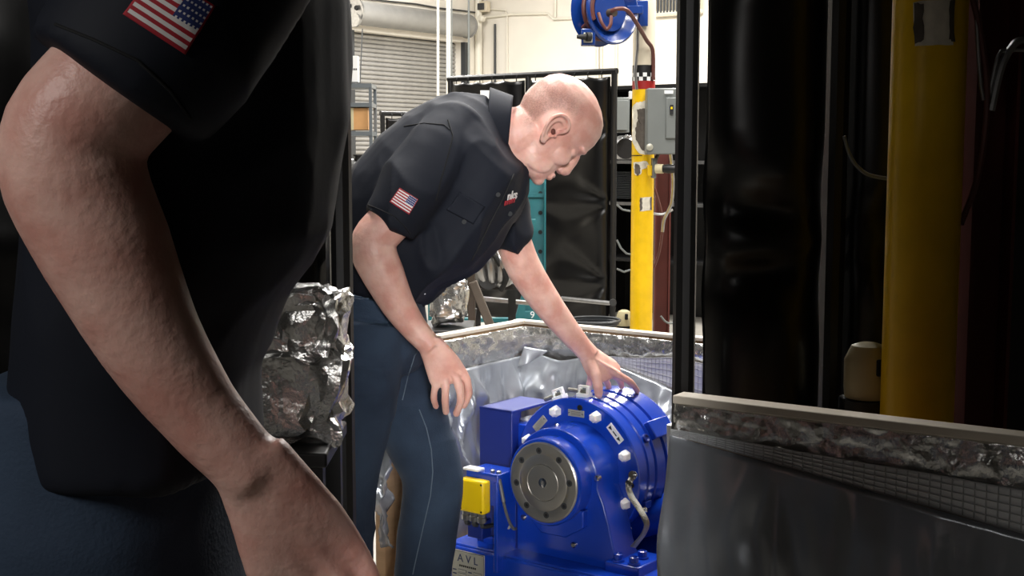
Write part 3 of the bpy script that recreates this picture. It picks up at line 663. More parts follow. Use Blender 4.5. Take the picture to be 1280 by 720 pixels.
# scrim band with its woven threads, below the foil on the right half
def sc_pos(u, v, off=0):
    r = -.365+u*(CR1-.04+.365); z = CZ-.005-foil_h(r)-v*(scrim_h(r)-foil_h(r)); p = V((r, z, 7))
    return F(CA1-.052-wr(p, 6, 9, .005)-off, r, z)
MB().grid(lambda u, v: sc_pos(u, v), 60, 8).build('scrim_band', M['scrim'], cr_t, smooth=180, solid=.001)
th = MB()
for i in range(70): th.tube([sc_pos(i/69, v/6, .001) for v in range(7)], .0008, 4)
for j in range(6): th.tube([sc_pos(u/40, j/5, .001) for u in range(41)], .0008, 4)
tag(th.build('scrim_thread', M['thread'], cr_t), kind='stuff')
# grey film hanging inside and spread over the floor of the crate
def film_fn(u, v):
    r = CR0+.05+u*(CR1-CR0-.1); zt_ = CZ+.004-scrim_h(r)+.008*noise.noise(V((r*9, 0, 0))); z = zt_-v*(zt_-.15)
    p = V((r, z*.35, 1)); q = V((r*1.0, z, 2))
    a = CA1-.058-.05*v-.085*abs(wr(p, 5, 3, 1.0))*min(1, v*5+.1)-.03*abs(wr(q, 8, 6, 1.0))*min(1, v*6)-.03*max(0, 1-3.2*abs(noise.noise(V((r*7+z*1.2, z*1.6, 5)))))**2*min(1, v*6)-.02*max(0, 1-3*abs(noise.noise(V((r*9-z*3, z*3, 15)))))**2*min(1, v*6)
    return F(a, r, z)
MB().grid(film_fn, 150, 70).build('plastic_film', M['film'], cr_t, smooth=180, solid=.001)
def film_fn2(u, v):
    a = .2+u*(CA1-.26); z = CZ-.1-v*(CZ-.25); p = V((a, z*.35, 11))
    return F(a, CR0+.035+.04*v+.05*abs(wr(p, 5, 13, 1.0))*min(1, v*5+.25)+.03*max(0, 1-3.2*abs(noise.noise(V((a*9+z*1.2, z*1.8, 25)))))**2*min(1, v*6)+.018*max(0, 1-3*abs(noise.noise(V((a*12-z*3, z*3, 35)))))**2*min(1, v*6), z)
MB().grid(film_fn2, 90, 60).build('plastic_film', M['film'], cr_t, smooth=180, solid=.001)
# folded flap of film with a bright crease over the foil
def flap_fn(u, v):
    p = P(655+u*30-8*v, 433+v*26*(1-.75*u)+u*6, 3.98-.02*v)
    return p+V((0, -.015*math.sin(u*5)*v, 0))
MB().grid(flap_fn, 16, 12).build('film_flap', M['film'], cr_t, smooth=180, solid=.001)
# film and foil draped out over the near end of the left wall
def drape_fn(u, v):
    a = .2-.06*math.sin(v*3)-.02*u; z = CZ+.03-v*(.62); r = CR0+.0+u*(.11-.05*v)+.0
    return F(a-.05-wr(V((u, v*2, 3)), 3, 1, .05), r+.02*math.sin(v*9+u*3), z)
MB().grid(drape_fn, 16, 50).build('film_drape', M['film'], cr_t, smooth=180, solid=.001)
crumple('foil_wad', F(.2, CR0+.11, .27), (.05, .05, .1), M['foil'], cr_t, 5.5, 4)
crumple('foil_wad', F(.16, CR0+.13, .16), (.06, .06, .05), M['foil'], cr_t, 9.5, 4)

# ------------------------------------------------------------------ the blue machine
dy = thing('dynamometer', 'blue eddy current absorber with steel face plate on its base', 'machine', F(.2, 0, .1))
drum = MB().lathe(F(0, 0, ZC), A, [(.0, .05), (.0, .1105), (.004, .1135), (.075, .1135), (.082, .122), (.1, .1245), (.112, .124), (.118, .130), (.15, .134), (.152, .05)], 72)
drum.build('hub', M['blue'], dy)
flange = MB().lathe(F(0, 0, ZC), A, [(.148, .05), (.148, .192), (.151, .195), (.176, .195), (.179, .192), (.18, .05)], 96)
flange.build('front_flange', M['blue'], dy)
body = MB().lathe(F(0, 0, ZC), A, [(.178, .05), (.178, .186), (.205, .186), (.207, .190), (.235, .190), (.237, .186), (.243, .186), (.245, .192), (.285, .193), (.287, .188), (.295, .188), (.297, .195), (.365, .196), (.375, .193), (.39, .182), (.395, .16), (.397, .05)], 96)
body.build('housing', M['blue'], dy)
rear = MB().lathe(F(0, 0, ZC), A, [(.395, .05), (.395, .13), (.42, .125), (.45, .1), (.46, .05)], 64)
rear.build('rear_bearing', M['blue'], dy)
MT = M['steel_face'] = mat('turned steel', (178, 175, 168), .34, .88, bump=0)
fp = MB().lathe(F(0, 0, ZC), A, [(.002, .02), (-.006, .021), (-.006, .046), (-.0045, .0475), (-.006, .049), (-.006, .072), (-.005, .0735), (-.006, .075), (-.006, .101), (-.003, .1045), (.006, .1045), (.006, .02)], 96, closed=True)
face = fp.build('face_plate', MT, dy)
add_rings(MT, 700, F(0, 0, ZC)-ROOT[dy], A, .2, .4)
MB().lathe(F(0, 0, ZC), A, [(-.007, .010), (-.0065, .0125), (-.004, .0125), (-.004, .010)], 32).build('centre_bore', M['chrome'], face)
MB().lathe(F(0, 0, ZC), A, [(-.006, .0125), (-.006, .0215), (-.003, .0215)], 24).build('bore_plug', MT, face)
MB().lathe(F(-.004, 0, ZC), -A, [(0, .002), (0, .0075), (.003, .006), (.003, .002)], 12).build('pilot_stud', M['chrome'], face)
ring = MB().lathe(F(0, 0, ZC), A, [(.001, .1045), (.001, .1115), (.005, .1115), (.005, .1045)], 72, closed=True).build('seal_ring', M['black'], dy)
for k in range(8):
    t = math.radians(8+45*k); c = F(-.0065, math.cos(t)*.083, ZC+math.sin(t)*.083)
    h = MB().lathe(c, A, [(-.0006, .0045), (-.0006, .0085), (.004, .0085), (.004, .0045)], 16, closed=True).build('screw_hole', M['dgrey'], face)
    MB().lathe(c, A, [(-.0002, .006), (.002, .006)], 8).build('screw_head', M['dark'], face)
# white bolt caps and small bolts round the flange
c0 = None
for k in range(8):
    t = math.radians(22.5+45*k)
    c = F(.148, math.cos(t)*.166, ZC+math.sin(t)*.166)
    if c0 is None:
        c0 = MB().lathe((0, 0, 0), -A, [(-.002, .004), (-.002, .016), (.004, .0165), (.007, .0145), (.018, .0135), (.023, .009), (.0245, .002)], 6)
        c0 = c0.build('bolt_cap', M['cap'], None, smooth=30, bev=.002); c0.parent = dy; c0.matrix_local = Matrix.Translation(c-ROOT[dy])
    else: inst(c0, c, dy)
for k in range(4):
    t = math.radians(86+90*k); c = F(.147, math.cos(t)*.172, ZC+math.sin(t)*.172)
    MB().lathe(c, -A, [(0, .003), (0, .0075), (.003, .0075), (.003, .003)], 12).build('plug_hole', M['dark'], dy)
for i, (t, rr, w_, h, m, nm) in enumerate(((90, .155, .05, .018, 'plate', 'rating_plate'), (136, .162, .05, .02, 'plate', 'rating_plate'), (44, .168, .056, .02, 'paper', 'arrow_plate'))):
    t = math.radians(t); c = F(.1465, math.cos(t)*rr, ZC+math.sin(t)*rr); rad = R*math.cos(t)+Z*math.sin(t); tan = R*math.sin(t)-Z*math.cos(t)
    o = MB().box(c, (w_, h, .003), tan, rad, A).build(nm, M[m], dy, bev=.0006)
    if nm == 'arrow_plate':
        for s in (-1, 1):
            b_ = c+tan*s*.018-A*.002
            MB().prism([b_+tan*.007, b_-tan*.005+rad*.005, b_-tan*.005-rad*.005], -A*.0008).build('arrow', M['ink'], o, smooth=0)
        MB().box(c-A*.002, (.016, .003, .0008), tan, rad, A).build('plate_text', M['ink'], o, smooth=0)
    else:
        for s in (-1, 1): MB().lathe(c+tan*s*(w_/2-.004)-A*.0015, -A, [(0, .001), (0, .002), (.001, .002)], 8).build('rivet', M['chrome'], o)
        for j in (-1, 0, 1): MB().box(c-A*.002+rad*j*.004, (w_*.6, .0012, .0006), tan, rad, A).build('plate_text', M['bare'], o, smooth=0)
tp_ = MB().box(F(.1, .0, ZC+.1255), (.012, .05, .004), A, R, Z).build('top_label', M['plate'], dy, bev=.001)
MB().lathe(F(.1, -.028, ZC+.122), Z, [(0, .006), (.008, .006), (.01, .003)], 12).build('grease_nipple', M['chrome'], dy)
# white cable clips on the flange rim
for t, n in ((113, 0), (90, 1)):
    t = math.radians(t); rad = R*math.cos(t)+Z*math.sin(t); tan = R*math.sin(t)-Z*math.cos(t); c = F(.185, math.cos(t)*.195, ZC+math.sin(t)*.195)
    MB().box(c+rad*.004, (.034, .01, .03), tan, rad, A).box(c+rad*.015-tan*.013, (.008, .024, .012), tan, rad, A).box(c+rad*.015+tan*.013, (.008, .024, .012), tan, rad, A).box(c+rad*.026, (.034, .006, .012), tan, rad, A).build('cable_clip', M['cap'], dy, bev=.0015)
    MB().tube([c+rad*.012-tan*.05, c+rad*.012+tan*.01], .006, 8).build('cable_end', M['strap'], dy)
# housing details
for a, t in ((.31, 70), (.225, 30)):
    t = math.radians(t); rad = R*math.cos(t)+Z*math.sin(t)
    MB().lathe(F(a, math.cos(t)*.193, ZC+math.sin(t)*.193)-rad*.002, rad, [(0, .004), (0, .012), (.005, .012), (.006, .009), (.003, .005)], 14).build('lifting_plug', M['blue_dk'], dy)
t = math.radians(34); rad = R*math.cos(t)+Z*math.sin(t); tan = R*math.sin(t)-Z*math.cos(t)
MB().box(F(.30, math.cos(t)*.198, ZC+math.sin(t)*.198), (.1, .05, .018), A, tan, rad).build('side_pad', M['blue'], dy, bev=.003)
# pedestal: plate with rounded top round the hub, flaring to the foot
BZ = .347
pts = [(-.135, BZ), (-.135, ZC-.02)]+[(.131*math.cos(math.radians(a)), ZC+.131*math.sin(math.radians(a))) for a in range(172, -6, -8)]+[(.15, ZC-.05), (.165, ZC-.1), (.178, ZC-.15), (.19, BZ+.03), (.19, BZ)]
ped = MB().prism([F(.05, r, z) for r, z in pts], A*.1); ped.build('pedestal', M['blue'], dy, bev=.004)
MB().prism([F(.03, r, z) for r, z in ((-.06, ZC-.085), (.10, ZC-.065), (.10, ZC-.11), (.045, ZC-.145), (-.03, ZC-.145), (-.06, ZC-.12))], A*.03).build('pedestal_boss', M['blue'], dy, bev=.003)
for r, z in ((.128, ZC+.02), (.06, ZC-.165), (-.1, ZC-.12)):
    MB().lathe(F(.05, r, z), -A, [(-.01, .003), (-.01, .008), (.004, .008), (.007, .005), (.007, .001)], 12).build('bolt', M['chrome'], dy)
MB().box(F(.1, .212, BZ+.012), (.13, .1, .035), A, R, Z).build('foot_block', M['blue'], dy, bev=.003)
MB().box(F(.1, -.18, BZ+.012), (.13, .09, .03), A, R, Z).build('foot_block', M['blue'], dy, bev=.003)
for a, r, h in ((.055, .19, .018), (.055, .236, .018), (.11, .228, .018), (.07, -.175, .014), (.1, -.195, .014)):
    MB().lathe(F(a, r, BZ+.03), Z, [(0, .004), (0, .016), (.005, .016), (.005, .012), (h, .012), (h+.002, .009), (h-.004, .007), (h-.004, .002)], 16).build('hold_down_bolt', M['blue'], dy)
MB().lathe(F(.02, .3, BZ), Z, [(0, .003), (0, .012), (.012, .012), (.014, .008)], 6).build('hex_bolt', M['steel'], dy)
MB().tube([F(-.015, .325, BZ-.03), F(-.015, .325, BZ+.03)], .008, 12).build('dowel_pin', M['steel'], dy)
# base: stepped casting
MB().box(F(.29, .01, (BZ+.1)/2+.005), (.62, .66, BZ-.11), A, R, Z).build('base', M['blue'], dy, bev=.006)
MB().box(F(.27, .0, BZ-.006), (.56, .6, .022), A, R, Z).build('base_top', M['blue'], dy, bev=.004)
# rear pedestal
MB().prism([F(.34, r, z) for r, z in ((-.16, BZ), (-.13, ZC), (.13, ZC), (.16, BZ))], A*.06).build('rear_pedestal', M['blue'], dy, bev=.004)
# AVL plate on the base front
pc = P(592, 706, 3.2); 
ra = -.232; pz = .292
pc = F(-.0215, ra, pz)
pl = MB().box(pc, (.003, .112, .095), A, R, Z).build('maker_plate', M['plate'], dy, bev=.0008)
Mt = Matrix.Translation(pc-A*.0022) @ frame(R, Z, -A).to_4x4()
text('A V L', .03, 'lettering', M['blueink'], pl, Mt @ Matrix.Translation((0, .026, 0)), .0003)
for k in range(9): MB().box(pc-A*.002+R*(-.026+.0065*k)+Z*.006, (.0006, .0042, .005), A, R, Z).build('print_mark', M['ink'], pl, smooth=0)
for j in range(4):
    for s in (-1, 1):
        MB().box(pc-A*.002+R*(s*.026+.008)+Z*(-.008-.0105*j), (.0006, .028, .0075), A, R, Z).build('field_box', M['blueink'], pl, smooth=0)
        MB().box(pc-A*.0024+R*(s*.026+.008)+Z*(-.008-.0105*j), (.0006, .0265, .006), A, R, Z).build('field_blank', M['plate'], pl, smooth=0)
        MB().box(pc-A*.002+R*(s*.026-.018)+Z*(-.008-.0105*j), (.0006, .012, .003), A, R, Z).build('field_name', M['blueink'], pl, smooth=0)
for s in (-1, 1):
    MB().box(pc-A*.0018+R*s*.054, (.0008, .001, .09), A, R, Z).build('plate_border', M['blueink'], pl, smooth=0)
    MB().box(pc-A*.0018+Z*s*.0455, (.0008, .108, .001), A, R, Z).build('plate_border', M['blueink'], pl, smooth=0)
# hood box at the left rear (open on its right side)
def FB(px, py, Yd): return P(px, py, Yd)
hb = P(640, 514, 3.42); rel = hb-V((O.x, O.y, 0)); ha, hr_, hz = rel.dot(A), rel.dot(R), hb.z
HW, HD, HH = .112, .19, .42
MB().box(F(ha+.004, hr_-HW/2, hz-HH/2), (.008, HW, HH), A, R, Z).build('cover_front', M['blue_dk'], dy, bev=.002)
MB().box(F(ha+HD/2, hr_-HW+.004, hz-HH/2), (HD-.008, .008, HH), A, R, Z).build('cover_side', M['blue_dk'], dy, bev=.002)
MB().box(F(ha+HD/2, hr_-HW/2, hz-.004), (HD, HW+.002, .008), A, R, Z).build('cover_top', M['blue_dk'], dy, bev=.002)
MB().box(F(ha+.02, hr_-.004, hz-HH/2), (.034, .006, HH), A, R, Z).build('cover_lip', M['blue_dk'], dy, bev=.002)
MB().box(F(ha+HD-.01, hr_-.01, hz-.05), (.016, .02, .09), A, R, Z).build('cover_lip', M['blue_dk'], dy, bev=.002)
MB().box(F(ha+.1, hr_+.0, hz-.22), (.14, .09, .36), A, R, Z).build('terminal_block', M['blue'], dy, bev=.004)
MB().tube([F(ha+.06, hr_+.02, hz-.038), F(ha+.06, hr_+.06, hz-.032)], .004, 8).build('clip_rod', M['steel'], dy)
# yellow junction box on a bracket at the left front
yb = P(594, 619, 3.27); rel = yb-V((O.x, O.y, 0)); ya, yr, yz = rel.dot(A), rel.dot(R), yb.z
MB().box(F(ya+.055, yr+.012, yz+.018), (.085, .105, .085), A, R, Z).build('sensor_bracket', M['blue'], dy, bev=.003)
MB().box(F(ya+.06, yr+.058, yz-.08), (.1, .012, .24), A, R, Z).build('bracket_web', M['blue'], dy, bev=.002)
MB().box(F(ya+.1, yr-.0, yz-.1), (.02, .13, .18), A, R, Z).build('bracket_back', M['blue_dk'], dy, bev=.002)
bxy = MB().box(F(ya-.002, yr, yz), (.034, .082, .088), A, R, Z).build('junction_box', M['yplastic'], dy, bev=.006)
for s in (-1, 1):
    for q in (-1, 1):
        MB().lathe(F(ya-.0185, yr+s*.034, yz+q*.036), -A, [(0, .001), (0, .003), (.001, .003)], 10).build('screw', M['ink'], bxy)
for i in range(3):
    c = F(ya-.002, yr-.028+.026*i, yz-.044)
    MB().lathe(c, -Z, [(0, .004), (0, .011), (.01, .011), (.012, .013), (.024, .013), (.026, .008), (.026, .004)], 8).build('cable_gland', M['steel'], bxy)
    MB().tube(spline([c-Z*.024, c-Z*.034, c-Z*.04+A*.02, c-Z*.042+A*.05]), .006, 8).build('cable', M['dgrey'], bxy)
MB().box(F(ya+.03, yr-.01, yz-.095), (.04, .05, .05), A, R, Z).build('sensor_block', M['blue_dk'], dy, bev=.003)
for r_ in (.035, .055): MB().lathe(F(ya+.03, yr+r_, yz+.06), Z, [(0, .003), (0, .007), (.006, .007), (.008, .004)], 6).build('bolt', M['steel'], dy)
MB().box(F(ya+.02, yr-.02, yz+.064), (.03, .05, .006), A, R, Z).build('white_label', M['paper'], dy, bev=.001)
# spring rod / hose from bracket down to the base
rod = spline([P(624, 599, 3.25), P(626.5, 612, 3.25), P(630, 630, 3.25), P(635, 648, 3.26), P(641, 660, 3.27), P(645, 661, 3.28)])
MB().tube(rod, .004, 8).build('sensor_lead', M['strap'], dy)
MB().tube([P(624, 600, 3.25), P(629.5, 627, 3.25)], .0055, 10).build('lead_sleeve', M['steel'], dy)
MB().tube([P(628, 659, 3.3), P(636, 659, 3.28)], .006, 10).build('lead_plug', M['plate'], dy)
# coolant pipe at the lower right
pp0, pp1 = P(792, 652, 3.34), P(870, 634, 3.26)
MB().tube([pp0, pp0.lerp(pp1, .45), pp1], [.052, .046, .044], 32).build('coolant_pipe', M['blue'], dy)
MB().tube([pp0.lerp(pp1, .62), pp0.lerp(pp1, .72)], .06, 32).build('pipe_flange', M['blue'], dy)
for px, py in ((829, 646), (806, 637), (786, 661)):
    q = P(px, py, 3.25); MB().lathe(q, V((-.2, -1, .1)), [(0, .003), (0, .009), (.006, .009), (.008, .005)], 6).build('bolt', M['chrome'], dy)
MB().box(P(805, 630, 3.27), (.03, .03, .022), A, R, Z).build('pipe_lug', M['blue'], dy, bev=.003)
MB().tube([P(800, 622, 3.3), P(776, 650, 3.2)], .002, 6).build('drain_wire', M['dgrey'], dy)
# braided earth strap
bv_dy = bvh_of([drum, flange, body, ped])
sp = spline([P(791.5, 594, 3.16), P(787, 603, 3.13), P(786, 611, 3.12), P(790, 622, 3.10), P(798, 634, 3.08), P(805, 646, 3.06), P(808.5, 656, 3.06), P(804, 668, 3.08), P(797, 677, 3.1), P(791, 684, 3.11)], 6)
stp = MB()
n_ = len(sp); vs = []
for i, p in enumerate(sp):
    t = (sp[min(i+1, n_-1)]-sp[max(i-1, 0)]).normalized(); tw = .3+1.0*i/n_
    s = t.cross(V((math.sin(tw)*.5, -1, .1))).normalized()*.0078
    vs += [p-s, p+s]
stp.add(vs, [(2*i, 2*i+1, 2*i+3, 2*i+2) for i in range(n_-1)])
tag(bxy, 'yellow junction box'); tag(face, 'bare turned steel')
so = stp.build('earth_strap', M['strap'], dy, smooth=60, solid=.0018)
MB().lathe(P(791.5, 594, 3.15), V((-.5, -.8, .1)), [(0, .002), (0, .012), (.004, .012), (.004, .007), (.012, .007), (.012, .002)], 12).build('strap_bolt', M['chrome'], so)
MB().lathe(P(787, 604, 3.12), V((-.5, -.8, .1)), [(0, .002), (0, .009), (.006, .009), (.008, .002)], 10).build('strap_lug', M['chrome'], so)
bolt_q = P(791, 685, 3.1)

# ------------------------------------------------------------------ people
def lp(T, rows): return [T(*r) for r in rows]
def head_parts(org, fwd, left, up, s=1.0):
    """returns MB of the head in world space (cranium, jaw, nose, lips, brow, ears)"""
    mb = MB(); H = lambda f, l, u: org+(fwd*f+left*l+up*u)*s
    rows = [(-.095, .062, .03, .018), (-.089, .075, .012, .031), (-.079, .082, -.012, .042), (-.064, .083, -.035, .050), (-.045, .084, -.055, .057), (-.02, .084, -.072, .064),
            (0, .085, -.088, .069), (.02, .087, -.098, .072), (.04, .1, -.102, .0745), (.07, .1, -.102, .077), (.095, .094, -.096, .0745), (.115, .08, -.084, .066), (.131, .056, -.064, .05), (.141, .03, -.04, .033), (.146, .005, -.015, .012)]
    secs = []
    seg = 40; vs = []
    for u, ff, fb_, w_ in rows:
        c = (ff+fb_)/2; a = (ff-fb_)/2
        for k in range(seg):
            t = 2*math.pi*k/seg; ct, st = math.cos(t), math.sin(t)
            x = c+a*math.copysign(abs(ct)**.9, ct); y = w_*math.copysign(abs(st)**.92, st)
            if ct > 0: y *= 1-.14*ct*ct
            vs.append(H(x, y, u))
    m = len(rows)
    mb.add(vs, [(i*seg+k, i*seg+(k+1) % seg, (i+1)*seg+(k+1) % seg, (i+1)*seg+k) for i in range(m-1) for k in range(seg)]+[tuple(range(seg))[::-1], tuple((m-1)*seg+k for k in range(seg))])
    # nose
    mb.loft([(H(.088, 0, .03), left*.008*s, fwd*.012*s), (H(.094, 0, .012), left*.009*s, fwd*.013*s), (H(.096, 0, -.004), left*.0115*s, fwd*.014*s), (H(.0965, 0, -.018), left*.015*s, fwd*.0175*s), (H(.093, 0, -.029), left*.015*s, fwd*.015*s), (H(.087, 0, -.034), left*.01*s, fwd*.008*s)], 16, 2)
    for e in (-1, 1):
        mb.ball(H(.093, e*.0125, -.027), (.010*s, .007*s, .008*s), 12, 8, fwd, left, up)       # nostril wing
        mb.ball(H(.083, e*.029, .037), (.014*s, .026*s, .009*s), 14, 8, fwd, left, up)         # brow
        mb.ball(H(.0715, e*.032, .014), (.0125*s, .0165*s, .0115*s), 14, 8, fwd, left, up)  # closed lid
        mb.ball(H(.05, e*.044, -.012), (.034*s, .017*s, .026*s), 14, 8, fwd, left, up)          # cheek
        mb.ball(H(.02, e*.038, -.055), (.05*s, .017*s, .032*s), 14, 8, fwd, left, up)        # jaw
    mb.ball(H(.087, 0, -.049), (.009*s, .022*s, .0055*s), 14, 8, fwd, left, up)
    mb.ball(H(.085, 0, -.06), (.0095*s, .02*s, .006*s), 14, 8, fwd, left, up)
    mb.ball(H(.072, 0, -.082), (.016*s, .022*s, .014*s), 14, 8, fwd, left, up)
    return mb, H
def ear(H, e, s):
    """ear standing off the side of the head: bowl, outer rim, inner fold, lobe"""
    b = .071*e; k = lambda f, u, o: H(f, b+e*o, u)
    X_ = H(1, 0, 0)-H(0, 0, 0); Z_ = H(0, 0, 1)-H(0, 0, 0); mb = MB()
    X_ /= s; Z_ /= s
    path = [(.010, .010, .009), (.016, .022, .015), (.010, .036, .022), (-.008, .041, .028), (-.024, .033, .033), (-.031, .014, .034), (-.027, -.006, .031), (-.017, -.022, .023), (-.007, -.033, .013), (.003, -.031, .007)]
    rim = spline([k(*p) for p in path], 6); mb.cap_tube(rim, [.0048*s]*len(rim), 8)
    n = len(rim); c = k(-.004, .004, -.006); vs = []
    for t in (1.0, .7, .35): vs += [c.lerp(p, t)-(X_*0) for p in rim]
    back = [p-(k(0, 0, .009)-k(0, 0, 0)) for p in vs]
    m = len(vs); fs = [(j*n+i, j*n+(i+1) % n, (j+1)*n+(i+1) % n, (j+1)*n+i) for j in range(2) for i in range(n)]+[tuple(2*n+i for i in range(n))]
    fb2 = [tuple(m+i for i in f)[::-1] for f in fs]
    mb.add(vs+back, fs+fb2+[(i, m+i, m+(i+1) % n, (i+1) % n) for i in range(n)])
    inner = spline([k(.004, .028, .015), k(-.008, .029, .0185), k(-.018, .018, .021), k(-.018, -.002, .02), k(-.010, -.016, .015), k(.002, -.017, .009)], 5)
    mb.cap_tube(inner, [.0036*s]*len(inner), 8)
    mb.ball(k(-.003, -.029, .009), .0085*s, 10, 8)
    mb.ball(k(.009, -.002, .006), .0055*s, 10, 8)
    return mb
def finger(mb, pts, r0, r1):
    n = len(pts); sp_ = spline(pts, 4); m = len(sp_); rad = []
    for i in range(m):
        t = i/(m-1); r = r0+(r1-r0)*t
        for kt in (.33, .66): r *= 1+.09*math.exp(-((t-kt)/.07)**2)
        rad.append(r)
    mb.cap_tube(sp_, rad, 12)
def wrinkle(mb, nrm, amp, sc_, seed, stretch=V((1, 1, 1)), ridge=.0):
    for i, v in enumerate(mb.v):
        p = V((v.x*stretch.x, v.y*stretch.y, v.z*stretch.z))*sc_+V((seed, seed*.7, 0))
        wv = noise.noise_vector(p*.5)*.5
        r1 = (1-min(1, abs(noise.noise(p*.55+wv))*2.2))**2; r2 = (1-min(1, abs(noise.noise(p*1.1+wv+V((5, 3, 1))))*2.2))**2
        mask = .5+.5*max(-1, min(1, 2*noise.noise(p*.35+V((9, 1, 4)))))
        mb.v[i] = v+nrm[i]*(amp*(noise.noise(p*.6)+.4*noise.noise(p*1.7))+ridge*((r1+.5*r2)*mask-.22))
    return mb
def flag(par, bvh, corners, lift=.0016, name='flag_patch', dflt=3.0):
    TL, TR, BR, BL = [V((x, y, 0)) for x, y in corners]; mb = MB(); NU, NV = 30, 26
    def pt(u, v):
        a = TL.lerp(TR, u); b = BL.lerp(BR, u); q = a.lerp(b, v); return hit(bvh, q.x, q.y, lift, dflt)
    mb.grid(pt, NU, NV); mi = []
    for j in range(NV):
        for i in range(NU):
            u = (i+.5)/NU; st = j//2
            if i == 0 or i == NU-1 or j == 0 or j == NV-1: mi.append(0)
            elif u > .58 and j < 14:
                mi.append(1 if (i % 2 == 0 and j % 3 == 1 and u > .6) else 2)
            else: mi.append(0 if st % 2 == 0 else 1)
    mb.m = mi
    return mb.build(name, [M['patch_red'], M['patch_white'], M['patch_blue']], par, smooth=180, solid=.0012)
def hand_right(mb, T):
    """relaxed right hand, back of the hand to the viewer"""
    w_ = lambda a, b: (T(*a)-T(*b))/2
    mb.loft([(T(536, 427, 2.86), w_((524, 436, 2.86), (550, 420, 2.86)), V((0, .021, 0))),
             (T(545, 442, 2.862), w_((529, 452, 2.86), (562, 434, 2.86)), V((0, .020, 0))),
             (T(553, 456, 2.864), w_((533, 466, 2.86), (573, 446, 2.87)), V((0, .019, 0))),
             (T(559, 468, 2.867), w_((537, 478, 2.86), (581, 458, 2.88)), V((0, .017, 0))),
             (T(562, 476, 2.87), w_((541, 484, 2.865), (583, 468, 2.885)), V((0, .0135, 0))),
             (T(563, 480, 2.872), w_((544, 486, 2.87), (581, 474, 2.885)), V((0, .008, 0)))], 24, 2.6)
    finger(mb, lp(T, [(546, 474, 2.862), (544, 484, 2.857), (542, 497, 2.866), (545, 508, 2.885)]), .0088, .0072)
    finger(mb, lp(T, [(557, 473, 2.86), (557, 484, 2.853), (556.5, 501, 2.862), (557.5, 515, 2.886)]), .0098, .0082)
    finger(mb, lp(T, [(569, 469, 2.864), (573, 482, 2.857), (576, 500, 2.866), (570.5, 517, 2.89)]), .0102, .0085)
    finger(mb, lp(T, [(578, 463, 2.874), (583.5, 475, 2.872), (586, 492, 2.885), (580, 507, 2.905)]), .0098, .0082)
    finger(mb, lp(T, [(552, 444, 2.885), (567, 456, 2.905), (577, 474, 2.92), (577, 494, 2.925)]), .0125, .0095)
    for a, b in (((548, 445, 2.845), (571, 476, 2.856)), ((543, 448, 2.845), (558, 480, 2.853)), ((553, 442, 2.848), (582, 470, 2.868))):
        p, q = T(*a), T(*b); mb.tube([p, p.lerp(q, .5)+V((0, -.0002, 0)), q], [.0032, .0034, .005], 8)
def arm_right(mb, T):
    mb.tube(spline(lp(T, [(556, 190, 2.95), (515, 245, 2.89), (484, 280, 2.86), (467, 300, 2.855), (468, 318, 2.855), (480, 345, 2.855), (497, 380, 2.857), (516, 408, 2.86), (531, 425, 2.86), (540, 435, 2.86)]), 3),
            [r for r in interp([.058, .055, .05, .0495, .0515, .0475, .0385, .031, .0275, .026], 3)], 24)
    mb.ball(T(452, 308, 2.858), (.021, .028, .026))          # point of the elbow
    p = T(472, 332, 2.835); mb.ball(p, (.03, .025, .05), X=V((.8, 0, -.6)), Z=V((.5, 0, -.85)))
def interp(rs, n):
    out = []
    for i in range(len(rs)-1): out += [rs[i]+(rs[i+1]-rs[i])*k/n for k in range(n)]
    return out+[rs[-1]]
def shoe(mb_up, mb_sole, ank, d):
    s = V((-d.y, d.x, 0)); g = V((ank.x, ank.y, 0))
    mb_up.loft([(g-d*.06+Z*.05, s*.03, Z*.03), (g-d*.03+Z*.065, s*.038, Z*.055), (g+d*.04+Z*.06, s*.042, Z*.045), (g+d*.12+Z*.048, s*.046, Z*.032), (g+d*.19+Z*.04, s*.036, Z*.022), (g+d*.215+Z*.035, s*.015, Z*.012)], 20)
    mb_sole.loft([(g-d*.068+Z*.013, s*.03, Z*.013), (g+d*.0+Z*.013, s*.04, Z*.013), (g+d*.12+Z*.013, s*.05, Z*.013), (g+d*.2+Z*.013, s*.038, Z*.013), (g+d*.225+Z*.013, s*.015, Z*.012)], 20, 3)
def finish_person(t, skinm, shirtm, jeansm, vox=(.0038, .006, .006), seed=1):
    b, n = remesh(skinm, vox[0], 7 if vox[0] < .004 else 3); bo = b.build('body', M['skin'], t, smooth=180)
    s, n = remesh(shirtm, vox[1], 6); wrinkle(s, n, .006, 7, seed, V((1.35, 1, .6)), .026 if vox[0] < .004 else .008); 
    so_ = s.build('shirt', M['shirt'], t, smooth=180)
    j, n = remesh(jeansm, vox[2], 6); wrinkle(j, n, .004, 8, seed+4, V((.7, .8, 1.5)), .009)
    jo = j.build('jeans', M['denim'], t, smooth=180)
    return b, s, j, bo, so_, jo

